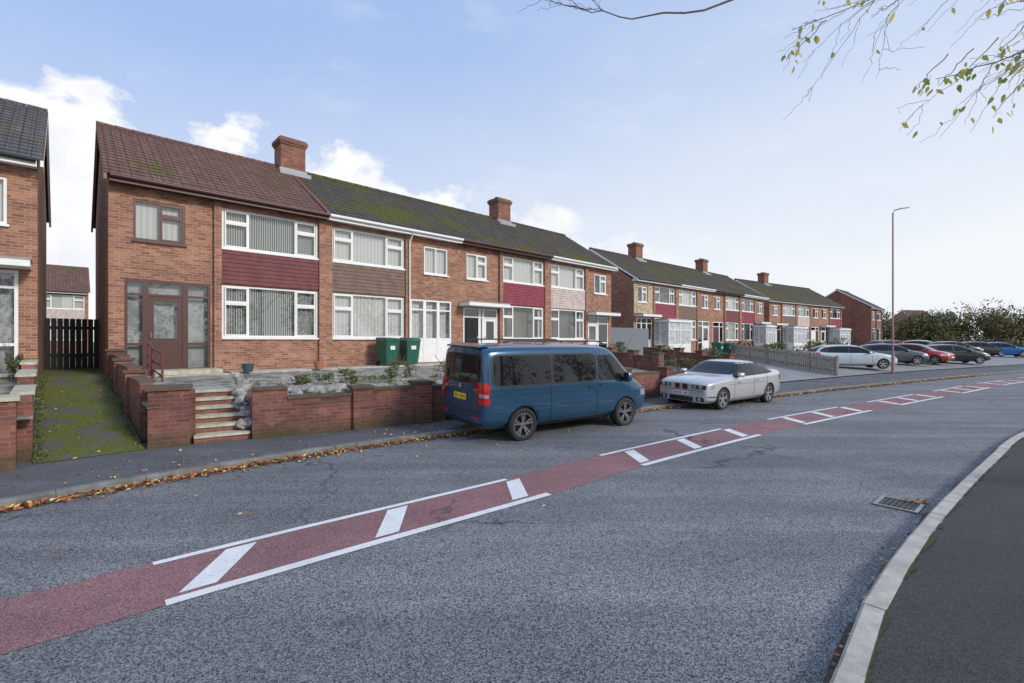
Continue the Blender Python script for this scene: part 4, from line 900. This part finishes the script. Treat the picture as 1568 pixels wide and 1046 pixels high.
def hatchcar(name,c,loc,deg,metal=.3,sx=1.0,st=hatch):
    pm=paint(name+'_paint',c,metal,.3)
    S=[(q[0]*sx,)+tuple(q[1:]) for q in st]
    z=tz(*loc); v=Veh(name,S,(-1.28*sx,1.30*sx),.31,pm,(loc[0],loc[1],z),math.radians(deg),RIMS,0,.75)
    for ax in 'RL':
        v.patch([(-1.75*sx,1.12),(-1.5*sx,1.30),(-.9*sx,1.38),(-.3*sx,1.39),(.2*sx,1.34),(.45*sx,1.24),(.92*sx,.98)],[(-1.75*sx,1.03),(-1.4*sx,.98),(.92*sx,.95)],ax,TRIM,off=.003,nu=36)
        v.patch([(-1.3*sx,1.29),(-.9*sx,1.34),(-.36*sx,1.36)],[(-1.3*sx,1.01),(-.36*sx,.98)],ax,CARGL,off=.008); v.patch([(-.28*sx,1.36),(.18*sx,1.30),(.43*sx,1.20),(.78*sx,1.0)],[(-.28*sx,.98),(.78*sx,.97)],ax,CARGL,off=.008)
        v.rect(-.33,-.315,.3,.95,ax,TRIM,off=.003,nu=1,nv=8); v.rect(.85,.862,.3,.9,ax,TRIM,off=.003,nu=1,nv=8); v.rect(-.9,.9,.19,.25,ax,TRIM,off=.004)
        v.rect(1.6*sx,1.95*sx,.60,.76,ax,LAMP,.04); v.rect(-1.95*sx,-1.75*sx,.78,.98,ax,REDL,.03)
    v.patch([(-.72,1.05),(-.58,1.40),(.58,1.40),(.72,1.05)],[(-.72,1.03),(.72,1.03)],'F',CARGL,nu=22); v.patch([(-.66,1.1),(-.56,1.38),(.56,1.38),(.66,1.1)],[(-.66,1.04),(.66,1.04)],'B',CARGL,nu=22)
    for s_ in (-1,1): a,b=sorted((s_*.42,s_*.68)); v.rect(a,b,.60,.73,'F',LAMP,.03); v.rect(a,b,.78,.97,'B',REDL,.03)
    v.rect(-.38,.38,.28,.42,'F',TRIM,.03); v.rect(-.36,.36,.55,.62,'F',TRIM,.02); v.rect(-.26,.26,.44,.54,'F',PLW,0,off=.01); v.rect(-.26,.26,.62,.73,'B',PLY,0,off=.01)
    v.fin(); mirror(v,.70,.84,1.0,pm,.18,.13)
hatchcar('parked_estate_car',(.60,.66,.68),(21.4,29.8),-12,.3,1.13)
hatchcar('parked_hatchback_car',(.10,.12,.14),(27.5,34.2),-20,.5)
hatchcar('parked_hatchback_car',(.5,.02,.02),(31.0,36.0),-58,.2)
hatchcar('parked_hatchback_car',(.02,.022,.025),(34.4,36.8),-12,.4,1.05)
hatchcar('parked_hatchback_car',(.25,.02,.03),(37.5,46.5),5,.3,1.1); hatchcar('parked_hatchback_car',(.65,.65,.66),(43.5,49.5),-60,.2)
hatchcar('parked_hatchback_car',(.05,.06,.07),(44.2,47),-8,.4,1.05); hatchcar('parked_hatchback_car',(.03,.035,.04),(48.0,48.2),-20,.4); hatchcar('parked_hatchback_car',(.02,.16,.45),(49.6,47.6),-30,.4)
# ------------------------------------------------------------------ world
w=bpy.data.worlds.new('World'); sc.world=w; w.use_nodes=True; n=w.node_tree.nodes; l=w.node_tree.links
bg=n['Background']; sky=n.new('ShaderNodeTexSky'); sky.sky_type='NISHITA'; sky.sun_disc=False
sv=Vector((.80,-.50,.52)).normalized(); el=math.asin(sv.z); az=math.atan2(sv.x,sv.y)
sky.sun_elevation=el; sky.sun_rotation=az; sky.air_density=1.0; sky.dust_density=.5; sky.ozone_density=2
tc=n.new('ShaderNodeTexCoord'); sp=n.new('ShaderNodeSeparateXYZ'); l.new(tc.outputs['Generated'],sp.inputs[0])
def ma(op,a,b=None,c=None,cl=False): return mth(n,l,op,a,b,c,cl)
X_,Z_=sp.outputs[0],sp.outputs[2]
mp=n.new('ShaderNodeMapping'); l.new(tc.outputs['Generated'],mp.inputs[0]); mp.inputs['Scale'].default_value=(1,1,3.0)
n2=noi(n,l,2.4,5,.5,vec=mp.outputs[0])
n3=noi(n,l,5,7,.6,vec=mp.outputs[0])
haze=ma('MULTIPLY_ADD',Z_,-1.7,1.04); haze=ma('ADD',haze,ma('MULTIPLY',X_,.34)); haze=ma('ADD',haze,ma('MULTIPLY_ADD',n2,.3,-.15)); haze=ma('MINIMUM',ma('MAXIMUM',haze,.0),1)
base=mixc(n,l,.15,(4.2,5.9,9.6),sky.outputs[0])
wisp=ma('MULTIPLY',ramp(n,l,n3,.56,.76),.28)
base=mixc(n,l,wisp,base,(7.8,8.5,9.6))
col=mixc(n,l,haze,base,(9.0,9.35,9.75))
mp2=n.new('ShaderNodeMapping'); l.new(tc.outputs['Generated'],mp2.inputs[0]); mp2.inputs['Scale'].default_value=(1,1,1.5); mp2.inputs['Location'].default_value=(3.1,.4,0)
n1=noi(n,l,8,8,.58,vec=mp2.outputs[0])
thr=ma('MULTIPLY_ADD',n1,.34,.185)
thr2=ma('SUBTRACT',thr,ma('MULTIPLY_ADD',X_,.25,.08,True))
cm=ma('MULTIPLY',ma('SUBTRACT',thr2,Z_),30,None,True)
fade=ma('MULTIPLY_ADD',X_,-2.2,1.1,True)
cm=ma('MULTIPLY',cm,fade)
cc=mixc(n,l,ramp(n,l,noi(n,l,9,5,.6,vec=mp2.outputs[0]),.35,.65),(8.8,9.1,9.6),(10.4,10.4,10.3))
col=mixc(n,l,cm,col,cc)
l.new(col,bg.inputs[0]); bg.inputs[1].default_value=.1
sd_=bpy.data.lights.new('sun','SUN'); sd_.energy=2.5; sd_.angle=math.radians(11); sd_.color=(1,.93,.83)
so=bpy.data.objects.new('sun',sd_); sc.collection.objects.link(so); so.rotation_euler=(-sv).to_track_quat('-Z','Y').to_euler(); so.location=(20,-20,30)
cam=bpy.data.cameras.new('camera'); co=bpy.data.objects.new('camera',cam); sc.collection.objects.link(co); co.location=(0,0,2.0); co.rotation_euler=(math.radians(90),0,0)
cam.sensor_width=36; cam.lens=720/1568*36; cam.clip_end=4000; cam.clip_start=.05; sc.camera=co
sc.view_settings.view_transform='Standard'; sc.view_settings.look='None'; sc.view_settings.exposure=0
